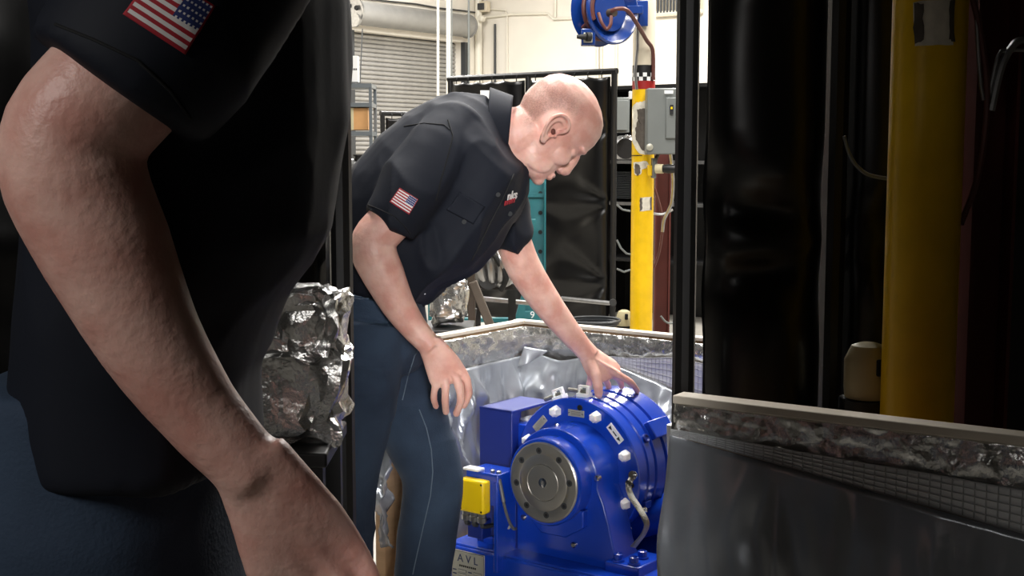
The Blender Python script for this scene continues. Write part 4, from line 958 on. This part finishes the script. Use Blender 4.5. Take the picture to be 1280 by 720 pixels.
# --- the man bending over the machine
T = P
man = thing('person', 'bald man in black shirt bending over the blue machine with one hand on it', 'person', P(470, 870, 3.05)*1)
man.location.z = 0; ROOT[man] = V((man.location.x, man.location.y, 0))
YM = 3.08
sk = MB(); sh = MB(); je = MB()
def tsec(T, b, f, Y, hw): 
    pb, pf = T(b[0], b[1], Y), T(f[0], f[1], Y); return ((pb+pf)/2, (pf-pb)/2, V((0, hw, 0)))
shirt_secs = [tsec(T, (400, 345), (532, 374), YM, .165), tsec(T, (408, 300), (548, 361), YM, .178), tsec(T, (418, 252), (568, 352), YM, .19), tsec(T, (440, 205), (596, 337), YM, .198), tsec(T, (472, 166), (622, 302), YM, .205),
              tsec(T, (505, 141), (640, 266), YM, .205), tsec(T, (536, 127), (652, 240), YM, .195), tsec(T, (566, 121), (652, 222), YM, .16), tsec(T, (590, 121), (646, 212), YM, .11), tsec(T, (604, 122), (640, 206), YM, .075)]
sh.loft(shirt_secs, 36, 2.25)
sh.tube(spline(lp(T, [(578, 160, 3.0), (545, 190, 2.935), (520, 228, 2.895), (498, 262, 2.865), (485, 281, 2.858)]), 3), interp([.07, .082, .08, .07, .066], 3), 28)
sh.tube(spline(lp(T, [(585, 165, 3.18), (606, 205, 3.25), (625, 255, 3.28), (641, 304, 3.29)]), 3), interp([.07, .075, .066, .0535], 3), 28)
# body core
sk.loft([(c, u*.86, w_*.88) for c, u, w_ in shirt_secs], 32, 2.2)
sk.tube(spline([T(585, 172, YM), T(620, 168, YM), T(650, 166, YM), T(672, 158, YM)], 4), interp([.075, .066, .062, .064], 4), 24)
PT = math.radians(50); YW = math.radians(13)
fw = V((math.cos(PT)*math.cos(YW), math.cos(PT)*math.sin(YW), -math.sin(PT))); lf = V((-math.sin(YW), math.cos(YW), 0)); up = fw.cross(lf)
h_org = T(681, 166, YM)
hm, H = head_parts(h_org, fw, lf, up, 1.02)
sk.add(hm.v, hm.f)
sk.tube([H(-.03, 0, -.02), H(-.035, 0, -.06), T(628, 170, YM)], [.062, .062, .066], 24)
sk.tube([H(.05, -.0, -.062), H(.015, 0, -.062), H(-.02, 0, -.07), T(634, 184, YM)], [.036, .05, .056, .062], 24)
for e in (-1, 1):
    em = ear(H, e, 1.02); sk.add(em.v, em.f)
arm_right(sk, T); hand_right(sk, T)
# left arm reaching to the machine
thumb_tip = hit(bv_dy, 748, 498, .007, 3.35); idx_tip = hit(bv_dy, 796, 491, .0055, 3.4)
sk.tube(spline(lp(T, [(592, 175, 3.2), (620, 245, 3.27), (641, 300, 3.29), (655, 335, 3.3), (680, 374, 3.325), (706, 408, 3.35), (726, 432, 3.372), (738, 445, 3.38)]), 3), interp([.056, .05, .0465, .0455, .0405, .033, .0275, .027], 3), 24)
def TT(px, py, d): return T(px, py, 3.38+d)
def pw(a, b): return (TT(*a)-TT(*b))/2
sk.loft([(TT(734, 441, 0), pw((724, 447, 0), (745, 435, 0)), V((0, .021, .006))), (TT(744, 453, .002), pw((730, 462, -.01), (758, 445, .01)), V((0, .022, .008))),
         (TT(753, 462, .006), pw((737, 473, -.012), (770, 452, .02)), V((0, .021, .01))), (TT(760, 468, .01), pw((744, 478, 0), (776, 460, .02)), V((0, .017, .01))), (TT(764, 471, .012), pw((752, 477, .005), (776, 466, .02)), V((0, .01, .006)))], 24, 2.5)
finger(sk, [TT(738, 454, -.015), TT(744, 468, -.024), thumb_tip.lerp(TT(744, 468, -.024), .35)+V((.001, -.001, .004)), thumb_tip+V((0, 0, .004))], .0155, .0115)
finger(sk, [TT(760, 461, 0), TT(772, 468, 0), TT(784, 477, -.0).lerp(idx_tip, .3)+Z*.006, idx_tip], .0115, .0080)
m_tip = hit(bv_dy, 776, 485, .006, 3.46)
finger(sk, [TT(757, 462, .02), TT(769, 470, .04), TT(775, 476, .06), TT(777, 483, .075)], .0108, .0082)
finger(sk, [TT(750, 464, .035), TT(756, 474, .06), TT(760, 481, .08), TT(761, 487, .09)], .0102, .008)
finger(sk, [TT(738, 458, .03), TT(738, 470, .05), TT(736.5, 480, .06), TT(735.5, 490, .065)], .0095, .0075)
for a, b in (((737, 444, -.022), (770, 464, -.008)), ((734, 447, -.022), (745, 465, -.032))):
    p, q = TT(*a), TT(*b); sk.tube([p, p.lerp(q, .5), q], [.003, .0036, .005], 8)
nl = (V((0, 0, CAMH))-thumb_tip).normalized(); nu_ = (TT(744, 468, -.024)-thumb_tip).normalized(); nu_ = (nu_-nl*nu_.dot(nl)).normalized()
MB().ball(thumb_tip+nl*.0098+nu_*.006, (.006, .0022, .0075), 14, 8, nu_.cross(nl), nl, nu_).build('thumb_nail', M['nail'], man)
# legs under the jeans
HR, HL = T(452, 400, 2.98), T(470, 405, 3.17)
KR, KL = T(428, 612, 2.95), T(541, 598, 3.2)
AR, AL = T(414, 815, 2.95), T(517, 805, 3.22)
AR.z = .09; AL.z = .09
for h, k, a in ((HR, KR, AR), (HL, KL, AL)):
    sk.tube([h, h.lerp(k, .5), k, k.lerp(a, .4), a, a-Z*.04], [.075, .066, .05, .05, .036, .036], 18)
    sk.tube([a+V((-.03, 0, -.05)), a+V((.1, 0, -.06))], [.03, .03], 12)
je.loft([(T(463, 362, YM), (T(532, 378, YM)-T(398, 350, YM))/2, V((0, .168, 0))), (T(460, 395, YM), (T(536, 408, YM)-T(392, 385, YM))/2, V((0, .172, 0))), (T(462, 430, YM), (T(534, 440, YM)-T(392, 425, YM))/2, V((0, .165, 0))), (T(465, 462, YM), V((.11, 0, 0)), V((0, .14, 0)))], 36, 2.3)
def leg(T, h, k, a, rs): je_m = spline([h, h.lerp(k, .33), h.lerp(k, .7), k, k.lerp(a, .3), k.lerp(a, .65), a, a-Z*.03], 3); return je_m, interp(rs, 3)
p_, r_ = leg(T, HR, KR, AR, [.108, .106, .094, .083, .079, .074, .07, .07]); je.tube(p_, r_, 28)
p_, r_ = leg(T, HL, KL, AL, [.105, .103, .09, .081, .078, .074, .07, .07]); je.tube(p_, r_, 28)
bm_, sm_, jm_, bo, so1, jo1 = finish_person(man, sk, sh, je, (.0027, .006, .006), seed=2)
ush, sol = MB(), MB(); shoe(ush, sol, AR, V((1, 0, 0))); shoe(ush, sol, AL, V((.97, .2, 0)).normalized())
ush.build('shoe_uppers', M['leather'], man); sol.build('shoe_soles', M['rubber'], man)
for e in (-1, 1):
    MB().ball(H(.0695, e*.031, .014), .012, 14, 10).build('eye', M['eye'], man)
MB().ball(H(-.001, -.0765, .001), (.0055, .004, .0075), 12, 8).build('ear_canal_shade', mat('shaded ear canal', (96, 48, 40), .7), man)  # brown ball painted as the shade inside the ear
bv_sh = bvh_of([sm_]); bv_je = bvh_of([jm_]); bv_bo = bvh_of([bm_])
flag(man, bv_sh, [(500, 235), (522.5, 249), (511, 268), (487, 252.5)])
# collar: band standing round the neck, open at the throat
ca = (T(650, 166, YM)-T(600, 168, YM)).normalized(); cu = (T(612, 118, YM)-T(616, 205, YM)).normalized(); cu = (cu-ca*cu.dot(ca)).normalized(); cw = ca.cross(cu)
if cw.y > 0: cw = -cw
cc_ = T(621, 166, YM)
def collar_fn(u, v):
    t = math.radians(-158+316*u); r_ = .088-.006*math.cos(t)
    base = cc_+cu*math.cos(t)*r_*.98+cw*math.sin(t)*r_*.95
    lean = .024*v
    top = base+ca*(-.026+.052*v+.012*math.cos(t))+(cu*math.cos(t)+cw*math.sin(t))*(-.012*v)
    return top
MB().grid(collar_fn, 60, 10).build('collar_stand', M['shirt'], man, smooth=180, solid=.003)
# collar leaf folded down, with its pointed tip on the near side
def leaf_fn(u, v):
    t = math.radians(-158+316*u); r_ = .093+.004*v
    k = abs(u-.5)*2
    ln = .05+.004*math.cos(t)+.018*max(0, k-.75)*4
    p = cc_+cu*math.cos(t)*r_+cw*math.sin(t)*(r_*.97)+ca*(.03+.012*math.cos(t)-ln*v)+(cu*math.cos(t)+cw*math.sin(t))*(-.008+.018*v)
    return p
MB().grid(leaf_fn, 60, 10).build('collar', M['shirt'], man, smooth=180, solid=.003)
# sleeve hems, pocket, placket, buttons, yoke seam, lettering: laid on the cloth
def line(par, bvh, pts, r, m, name, lift=.0005):
    sp_ = []
    for i in range(len(pts)-1):
        for k in range(6): f = k/6; sp_.append((pts[i][0]+(pts[i+1][0]-pts[i][0])*f, pts[i][1]+(pts[i+1][1]-pts[i][1])*f))
    sp_.append(pts[-1]); return MB().tube([hit(bvh, x, y, lift) for x, y in sp_], r, 6).build(name, m, par)
def cloth_patch(par, bvh, c4, m, name, lift=.002, th=.002, nu=14, nv=14):
    TL, TR, BR, BL = [V((x, y, 0)) for x, y in c4]
    return MB().grid(lambda u, v: (lambda q: hit(bvh, q.x, q.y, lift))(TL.lerp(TR, u).lerp(BL.lerp(BR, u), v)), nu, nv).build(name, m, par, smooth=180, solid=th)
line(man, bv_sh, [(460, 256), (475, 262), (492, 270), (505, 282), (513, 293)], .0012, M['shirt_edge'], 'sleeve_seam')
line(man, bv_sh, [(560, 150), (566, 170), (560, 195), (552, 222), (545, 250)], .0018, M['shirt_edge'], 'armhole_seam')
line(man, bv_sh, [(505, 158), (530, 154), (555, 156), (562, 162)], .0014, M['shirt_edge'], 'yoke_seam')
cloth_patch(man, bv_sh, [(575, 240), (606, 258), (592, 280), (558, 262)], M['shirt'], 'pocket_flap')
line(man, bv_sh, [(558, 262), (575, 271), (592, 280)], .0012, M['shirt_edge'], 'pocket_seam')
line(man, bv_sh, [(642, 218), (630, 245), (612, 280), (590, 325)], .002, M['shirt_edge'], 'placket_edge')
for x, y in ((622, 243), (637, 267), (580, 277)):
    q = hit(bv_sh, x, y, .001); MB().lathe(q, V((.3, -1, -.2)), [(0, .002), (0, .0055), (.002, .0055), (.002, .002)], 12).build('button', M['dgrey'], man)
def lettering(par, bvh, txt, size, org, dx, dy, m, name):
    """flat letters projected on the cloth: local x along dx (pixels per em), y along dy"""
    c = bpy.data.curves.new('t', 'FONT'); c.body = txt; c.size = 1; c.align_x = 'CENTER'; c.align_y = 'CENTER'; c.resolution_u = 3; c.extrude = 0; c.offset = .03
    o = bpy.data.objects.new('tmp', c); COL.objects.link(o)
    dg = bpy.context.evaluated_depsgraph_get(); ev = o.evaluated_get(dg); em = ev.to_mesh()
    mb = MB(); mb.add([hit(bvh, org[0]+v.co.x*dx[0]+v.co.y*dy[0], org[1]+v.co.x*dx[1]+v.co.y*dy[1], .0025) for v in em.vertices], [tuple(p.vertices) for p in em.polygons])
    ev.to_mesh_clear(); bpy.data.objects.remove(o); bpy.data.curves.remove(c)
    return mb.build(name, m, par, smooth=0, solid=.0008)
lettering(man, bv_sh, 'nks', 1, (639.5, 244), (9, -2), (2.5, -15), M['patch_white'], 'chest_lettering')
for k in range(5): cloth_patch(man, bv_sh, [(630+2.7*k, 250.8-.9*k), (632+2.7*k, 250.1-.9*k), (631+2.7*k, 256-.9*k), (629+2.7*k, 256.7-.9*k)], M['patch_red'], 'red_print', .003, .0008, 4, 4)
# jeans stitching
line(man, bv_je, [(524, 512), (533, 535), (539, 562), (541, 590), (538, 620), (530, 655), (522, 690), (516, 718)], .0013, M['stitch'], 'inseam')
line(man, bv_je, [(439, 369), (450, 371), (462, 369)], .0013, M['stitch'], 'pocket_stitch')
line(man, bv_je, [(439, 372), (450, 374), (463, 372)], .0010, M['stitch'], 'pocket_stitch')
line(man, bv_je, [(528, 428), (518, 445), (510, 470), (503, 500)], .0013, M['stitch'], 'fly_stitch')
MB().tube([T(532, 354, 3.0), T(529, 363, 2.99), T(531, 368, 2.99)], .003, 8).build('belt_clip', M['steel'], man)

# thin cropped hair on the sides and back of the head
def stubble(par, mbody, H, fwd, up, org):
    src = [i for i, v in enumerate(mbody.v) if True]
    keep = {}; fade = []
    mb = MB(); inv = Matrix((fwd, fwd.cross(up)*-1, up))
    def val(v):
        q = inv @ (v-org); x, z = q.x, q.z
        if abs(q.y) < .02 and z < -.02: pass
        d = max(0, min(1, (.03-x)/.05))*max(0, min(1, (z+.05)/.04))*max(0, min(1, (.125-z+x*.15)/.05))*max(0, min(1, (x+.16)/.03))
        ear_ = math.hypot((x+.006)/.036, (z-.004)/.048)
        if ear_ < 1.25: d *= max(0, min(1, (ear_-.95)/.3))
        return d
    nb = bpy.data.objects.get('tmp')
    vals = [val(v) if (v-org).length < .2 else 0 for v in mbody.v]
    c = org
    fs = [f for f in mbody.f if max(vals[i] for i in f) > .02]
    idx = {}
    for f in fs:
        for i in f:
            if i not in idx: idx[i] = len(idx)
    inv_i = sorted(idx, key=idx.get)
    mb.add([mbody.v[i]+(mbody.v[i]-c).normalized()*.0008 for i in inv_i], [tuple(idx[i] for i in f) for f in fs])
    o = mb.build('cropped_hair', M['stubble'], par, smooth=180)
    at = o.data.color_attributes.new('fade', 'FLOAT_COLOR', 'POINT')
    for k, i in enumerate(inv_i): at.data[k].color = (vals[i],)*3+(1,)
    return o
nt = M['stubble'].node_tree; bs = nt.nodes['Principled BSDF']
ca = nt.nodes.new('ShaderNodeVertexColor'); ca.layer_name = 'fade'
nz = nt.nodes.new('ShaderNodeTexNoise'); nz.inputs['Scale'].default_value = 60; nz.inputs['Detail'].default_value = 6
mm = nt.nodes.new('ShaderNodeMath'); mm.operation = 'MULTIPLY'; nt.links.new(ca.outputs[0], mm.inputs[0]); nt.links.new(nz.outputs['Fac'], mm.inputs[1])
m2 = nt.nodes.new('ShaderNodeMath'); m2.operation = 'MULTIPLY'; m2.inputs[1].default_value = .6; nt.links.new(mm.outputs[0], m2.inputs[0]); nt.links.new(m2.outputs[0], bs.inputs['Alpha'])
stubble(man, bm_, H, fw, up, h_org)

# ------------------------------------------------------------------ the near side: added partition and screens that hold back bay light, second worker
YS = 2.45
def xs(px, Y): return (px-640)/FPX*Y
struct(MB().box((0, YS+.03, (2.36+CEIL)/2), (7, .16, CEIL-2.36)).box((4.8, YS+.03, CEIL/2), (3.1, .12, CEIL)).box((-8.2, YS+.03, CEIL/2), (9.8, .12, CEIL)), 'wall_light_block', M['dark_wall'], smooth=0)  # unseen partition added to keep bay light off the foreground
screen('welding_screen', 'added black light-blocking screen hanging left of the opening, behind the foreground arm', (-3.2, YS), (xs(426, YS), YS), .12, 2.34, 3, seed=21, casters=False)  # near screens are added to darken the sides and stop bay light
screen('welding_screen', 'added black light-blocking screen right of the blue machine', (xs(857, YS), YS), (xs(1043, YS), YS), .12, 2.34, 1, seed=31, casters=False)
screen('welding_screen', 'added black light-blocking screen behind the larger dim yellow column', (xs(1050, YS), YS+.075), (3.2, YS+.075), .12, 2.34, 2, seed=41, casters=False)
# near yellow column and red channel
YN = 2.22
nc, no, nr = column('steel_column', 'larger dim yellow column at the right, nearest the camera', 1153, YN, 90/FPX*YN, bands=False)
def nz_(pts): return [(640+(x-640)*3.168, 360+(y-360)*3.168) for x, y in pts]
patch(nc, no, nr, YN-nr, nz_([(800, 247), (814, 246), (814, 264), (800, 264)]), M['chip'], 'paint_chip', jag=1.2)
patch(nc, no, nr, YN-nr, nz_([(800, 247), (803, 248), (803, 262), (800, 264)]), M['bare'], 'bare_patch', off=.003, jag=1.2)
patch(nc, no, nr, YN-nr, nz_([(812.5, 247), (814.5, 246), (814.5, 263), (812.5, 262)]), M['bare'], 'bare_patch', off=.003, jag=1.2)
rx = (xs(1203, 2.3)+xs(1252, 2.3))/2; rw = xs(1252, 2.3)-xs(1203, 2.3)
nb_ = thing('channel_column', 'dim rust red channel column right of the larger yellow column', 'column', (rx, 2.3, 0))
MB().box((rx, 2.3, 1.18), (rw, .012, 2.36)).build('web', M['redbrown'], nb_, smooth=0)
for s_ in (-1, 1): MB().box((rx+s_*rw/2, 2.275, 1.18), (.006, .06, 2.36)).build('flange', M['redbrown'], nb_, smooth=0)
def NP(x, y, Y=2.2): return P(640+(x-640)*3.168, 360+(y-360)*3.168, Y)
tag(MB().tube(spline([NP(818, 235), NP(824, 255), NP(827.5, 285), NP(824, 315), NP(817, 335)]), .0055, 8).build('air_hose', M['hose']), 'dim brown hose bowing across the near red channel', 'hose')
tag(MB().tube(spline([NP(842, 262), NP(838, 264), NP(833, 273), NP(829, 290)]), .007, 8).build('flexible_conduit', M['steel']), 'dim silver conduit end at the right edge by the near red channel', 'conduit')
tag(MB().tube(spline([NP(817, 2.3), NP(824, 268.5), NP(833, 266.5), NP(843, 266)]), .0035, 8).build('chain', M['steel']), 'dim chain across the near red channel', 'chain')
tag(MB().tube(spline([NP(771, 300, 2.35), NP(774, 309, 2.35), NP(780, 315, 2.35), NP(789, 317, 2.35)]), .0035, 8).build('cable', M['grey_box']), 'dim grey cable loop left of the larger yellow column', 'cable')
cn = NP(780, 403, 2.3)
nj = thing('canister', 'dim cream canister on a pedestal left of the larger yellow column', 'canister', (cn.x, cn.y, cn.z))
MB().lathe(cn, Z, [(0, .02), (0, .04), (.02, .042), (.07, .042), (.095, .03), (.1, .015)], 20).build('jug_body', M['putty'], nj)
MB().box(cn+V((.012, -.04, .06)), (.016, .014, .03)).build('handle_hole', M['dark'], nj, bev=.003)
tag(MB().lathe((cn.x, cn.y, 0), Z, [(0, .05), (cn.z-.002, .05), (cn.z-.002, .01)], 20).build('pedestal', M['black']), 'black pedestal under the dim cream canister', 'pedestal')
# foil-faced crate panel
g0 = P(846, 492, 2.10); g1 = P(1300, 547, 1.78); gz = (g0.z+g1.z)/2; g0.z = g1.z = 0
gd = (g1-g0).normalized(); gn = V((gd.y, -gd.x, 0)); gL = (g1-g0).length
if gn.y > 0: gn = -gn
fpn = thing('crate_panel', 'foil faced crate panel with pale top rail before the larger yellow column', 'crate panel', (g0+g1)/2)
GP = lambda u, z, o=0: g0+gd*(u*gL)+Z*z+gn*o
for i in range(5): MB().box(GP(.5, .04+(gz-.06)/5*(i+.5), -.012), (gL, .02, (gz-.06)/5-.004), gd, gn, Z).build('wall_board', M['wood'], fpn, bev=.002)
MB().box(GP(.5, gz-.006, -.004), (gL, .04, .014), gd, gn, Z).build('top_rail', M['wood_pale'], fpn, bev=.002)
for u in (.08, .92): MB().box(GP(u, .02, -.012), (.06, .3, .04), gd, gn, Z).build('foot', M['wood'], fpn, bev=.002)
gb = lambda u: gz-.06-.02*u
MB().grid(lambda u, v: GP(u, gz-.014+(gb(u)-gz+.014)*v, .006+abs(wr(V((u*gL, v*.06, 4)), 16, 2, .011))), 90, 16).build('foil_liner', M['foil'], fpn, smooth=180, solid=.0015)
gs = lambda u, v, o=0: GP(u, gb(u)+.004-v*(.008+.055*u), .018+o+wr(V((u*gL, v*.05, 9)), 6, 2, .004))
MB().grid(gs, 50, 8).build('scrim_band', M['scrim'], fpn, smooth=180, solid=.001)
th = MB()
for i in range(36): th.tube([gs(i/35, v/6, .002) for v in range(7)], .001, 4)
for j in range(6): th.tube([gs(u/40, j/5, .002) for u in range(41)], .001, 4)
tag(th.build('scrim_thread', M['thread'], fpn), kind='stuff')
def nfilm(u, v):
    zt_ = gb(u)-.004-.055*u; z = zt_-v*(zt_-.06)
    return GP(u, z, .022+.04*v+.05*abs(wr(V((u*gL, z*.35, 1)), 5, 3, 1.0))*min(1, v*5+.1))
MB().grid(nfilm, 70, 70).build('plastic_film', M['film'], fpn, smooth=180, solid=.001)
# foil bundle on a dark stand, between the second worker and the screen
n0 = P(345, 545, 2.05)
nfb = thing('foil_bundle', 'larger dim foil bundle beside the foreground forearm', 'foil bundle', n0)
crumple('foil_wrap', P(356, 480, 2.05), (.105, .08, .09), M['foil'], nfb, 13.3)
crumple('foil_wrap', P(385, 405, 2.03), (.06, .06, .06), M['foil'], nfb, 17.3)
nst = thing('side_table', 'black stand under the larger dim foil bundle', 'table', (n0.x, n0.y, 0))
MB().box((n0.x-.02, n0.y, n0.z-.012), (.24, .24, .024)).build('table_top', M['black'], nst, bev=.004)
for x in (-.12, .08):
    for y in (-.1, .1): MB().box((n0.x+x, n0.y+y, (n0.z-.024)/2), (.025, .025, n0.z-.024)).build('leg', M['black'], nst, smooth=0)
# second worker
def T2(px, py, Y): return P(640+(px-640)*3.168, 360+(py-360)*3.168, .93+(Y-2.86))
YW2 = 1.15
wk = thing('person', 'dimly lit person in black shirt at the left foreground, bare forearm hanging', 'person', (-.33, YW2, 0))
sk = MB(); sh = MB(); je = MB()
s2 = [tsec(P, (48, 560), (322, 560), YW2, .165), tsec(P, (45, 470), (316, 465), YW2, .168), tsec(P, (50, 380), (350, 375), YW2, .175), tsec(P, (58, 290), (405, 290), YW2, .182), tsec(P, (68, 150), (424, 150), YW2, .19),
      tsec(P, (80, 0), (427, 10), YW2, .2), tsec(P, (110, -130), (420, -110), YW2, .205), tsec(P, (170, -200), (420, -180), YW2, .185), tsec(P, (230, -250), (400, -220), YW2, .12), tsec(P, (260, -280), (390, -240), YW2, .075)]
sh.loft(s2, 36, 2.3)
sh.tube(spline(lp(T2, [(572, 175, 3.02), (545, 190, 2.95), (520, 228, 2.905), (498, 262, 2.867), (485, 281, 2.858)]), 3), interp([.07, .082, .08, .072, .067], 3), 28)
q_ = V((-.33, 1.33, 1.60))
sh.tube(spline([q_, q_+V((0, .08, -.07)), q_+V((.01, .11, -.16)), q_+V((.01, .12, -.24))]), interp([.07, .078, .07, .064], 8)[:25], 24)
sk.loft([(c, u*.86, w_*.88) for c, u, w_ in s2], 32, 2.2)
ho2 = V((-.215, YW2, 1.845))
hm2, H2 = head_parts(ho2, V((.97, 0, -.24)).normalized(), V((0, 1, 0)), V((.24, 0, .97)).normalized(), 1.0)
sk.add(hm2.v, hm2.f)
for e in (-1, 1): em = ear(H2, e, 1.0); sk.add(em.v, em.f)
sk.tube([H2(-.02, 0, -.02), H2(-.03, 0, -.09), V((-.245, YW2, 1.68))], [.058, .058, .07], 24)
arm_right(sk, T2); hand_right(sk, T2)
a_ = [q_, q_+V((-.01, .1, -.12)), q_+V((-.02, .125, -.3)), q_+V((-.01, .12, -.44)), q_+V((.0, .1, -.55)), q_+V((.0, .095, -.6))]
sk.tube(spline(a_, 3), interp([.055, .05, .046, .04, .028, .027], 3), 20)
w0 = a_[-1]
sk.loft([(w0, V((.026, 0, .008)), V((0, .016, 0))), (w0+V((.02, 0, -.05)), V((.038, 0, .012)), V((0, .016, 0))), (w0+V((.035, 0, -.095)), V((.04, 0, .012)), V((0, .014, 0)))], 20)
for i in range(4):
    b_ = w0+V((.006+.02*i, 0, -.095+.005*i)); L_ = (.07, .082, .085, .075)[i]
    finger(sk, [b_, b_+V((.008, -.004, -L_*.45)), b_+V((.008, -.012, -L_*.8)), b_+V((.004, -.024, -L_*1.05))], .0092, .0078)
finger(sk, [w0+V((.035, -.004, -.03)), w0+V((.065, -.012, -.055)), w0+V((.075, -.018, -.085)), w0+V((.072, -.024, -.105))], .012, .0095)
hR, hL = V((-.37, 1.07, 1.0)), V((-.37, 1.24, 1.0))
kR, kL = V((-.36, 1.06, .53)), V((-.34, 1.26, .53))
aR, aL = V((-.39, 1.05, .09)), V((-.37, 1.27, .09))
je.loft([(V((-.365, YW2, 1.2)), V((.105, 0, 0)), V((0, .15, 0))), (V((-.37, YW2, 1.08)), V((.12, 0, 0)), V((0, .168, 0))), (V((-.37, YW2, .93)), V((.115, 0, 0)), V((0, .165, 0))), (V((-.37, YW2, .86)), V((.09, 0, 0)), V((0, .13, 0)))], 36, 2.3)
for h, k, a in ((hR, kR, aR), (hL, kL, aL)):
    sk.tube([h, h.lerp(k, .5), k, k.lerp(a, .4), a, a-Z*.04], [.075, .066, .05, .05, .036, .036], 18)
    p_, r_ = leg(T2, h, k, a, [.103, .1, .088, .08, .077, .073, .07, .07]); je.tube(p_, r_, 28)
bm2, sm2, jm2, _, _, _ = finish_person(wk, sk, sh, je, (.0045, .007, .008), seed=9)
ush, sol = MB(), MB(); shoe(ush, sol, aR, V((1, 0, 0))); shoe(ush, sol, aL, V((.97, .2, 0)).normalized())
ush.build('shoe_uppers', M['leather'], wk); sol.build('shoe_soles', M['rubber'], wk)
for e in (-1, 1): MB().ball(H2(.0695, e*.031, .014), .012, 14, 10).build('eye', M['eye'], wk)
hair = MB(); f2, l2, u2 = V((.97, 0, -.24)).normalized(), V((0, 1, 0)), V((.24, 0, .97)).normalized()
hair.loft([(H2(-.03, 0, .0), f2*.075, l2*.073), (H2(-.012, 0, .05), f2*.096, l2*.08), (H2(-.004, 0, .09), f2*.104, l2*.081), (H2(-.008, 0, .122), f2*.085, l2*.066), (H2(-.01, 0, .145), f2*.05, l2*.04), (H2(-.01, 0, .153), f2*.015, l2*.015)], 28, 2)
hair.build('hair', M['dgrey'], wk)
bv2 = bvh_of([sm2])
flag(wk, bv2, [(196, -36), (268, 8), (231, 68), (155, 19)], .002, dflt=.9)
def line2(pts, r, m, name, bv): 
    pts = [(640+(x-640)*3.168, 360+(y-360)*3.168) for x, y in pts]; return line(wk, bv, pts, r, m, name)
line2([(460, 256), (475, 262), (492, 270), (505, 282), (513, 293)], .0012, M['shirt_edge'], 'sleeve_seam', bv2)
# fill light added behind the camera to brighten the man
vo, va, vc, vw = FILL_LIGHT
vo, va = V(vo), V(va); vd = (va-vo).normalized()
vl = thing('added_softbox', 'tall added fill softbox on a stand behind the camera', 'light', (vo.x, vo.y-.12, 0))
vq = (va-vo).to_track_quat('-Z', 'Y'); VX, VY, VZ = vq @ V((1, 0, 0)), vq @ V((0, 1, 0)), vq @ V((0, 0, 1))
MB().tube([(vo.x, vo.y-.14, 0), (vo.x, vo.y-.14, vo.z)], .015, 10).build('stand', M['black'], vl)
MB().box(vo+VZ*.06, (.16, 1.34, .1), VX, VY, VZ).build('housing', M['black'], vl, bev=.01)
for k in range(3):
    t = 2*math.pi*k/3; MB().tube([(vo.x, vo.y-.14, .5), (vo.x+.4*math.cos(t), vo.y-.14+.4*math.sin(t), .01)], .01, 8).build('leg', M['black'], vl)
ld = bpy.data.lights.new('lamp', 'AREA'); ld.shape = 'RECTANGLE'; ld.size = .12; ld.size_y = 1.3; ld.energy = vw; ld.spread = math.radians(vc); ld.color = (1, .98, .96)
lo = bpy.data.objects.new('lamp', ld); COL.objects.link(lo); lo.parent = vl; lo.location = vo-ROOT[vl]; lo.rotation_euler = vq.to_euler()
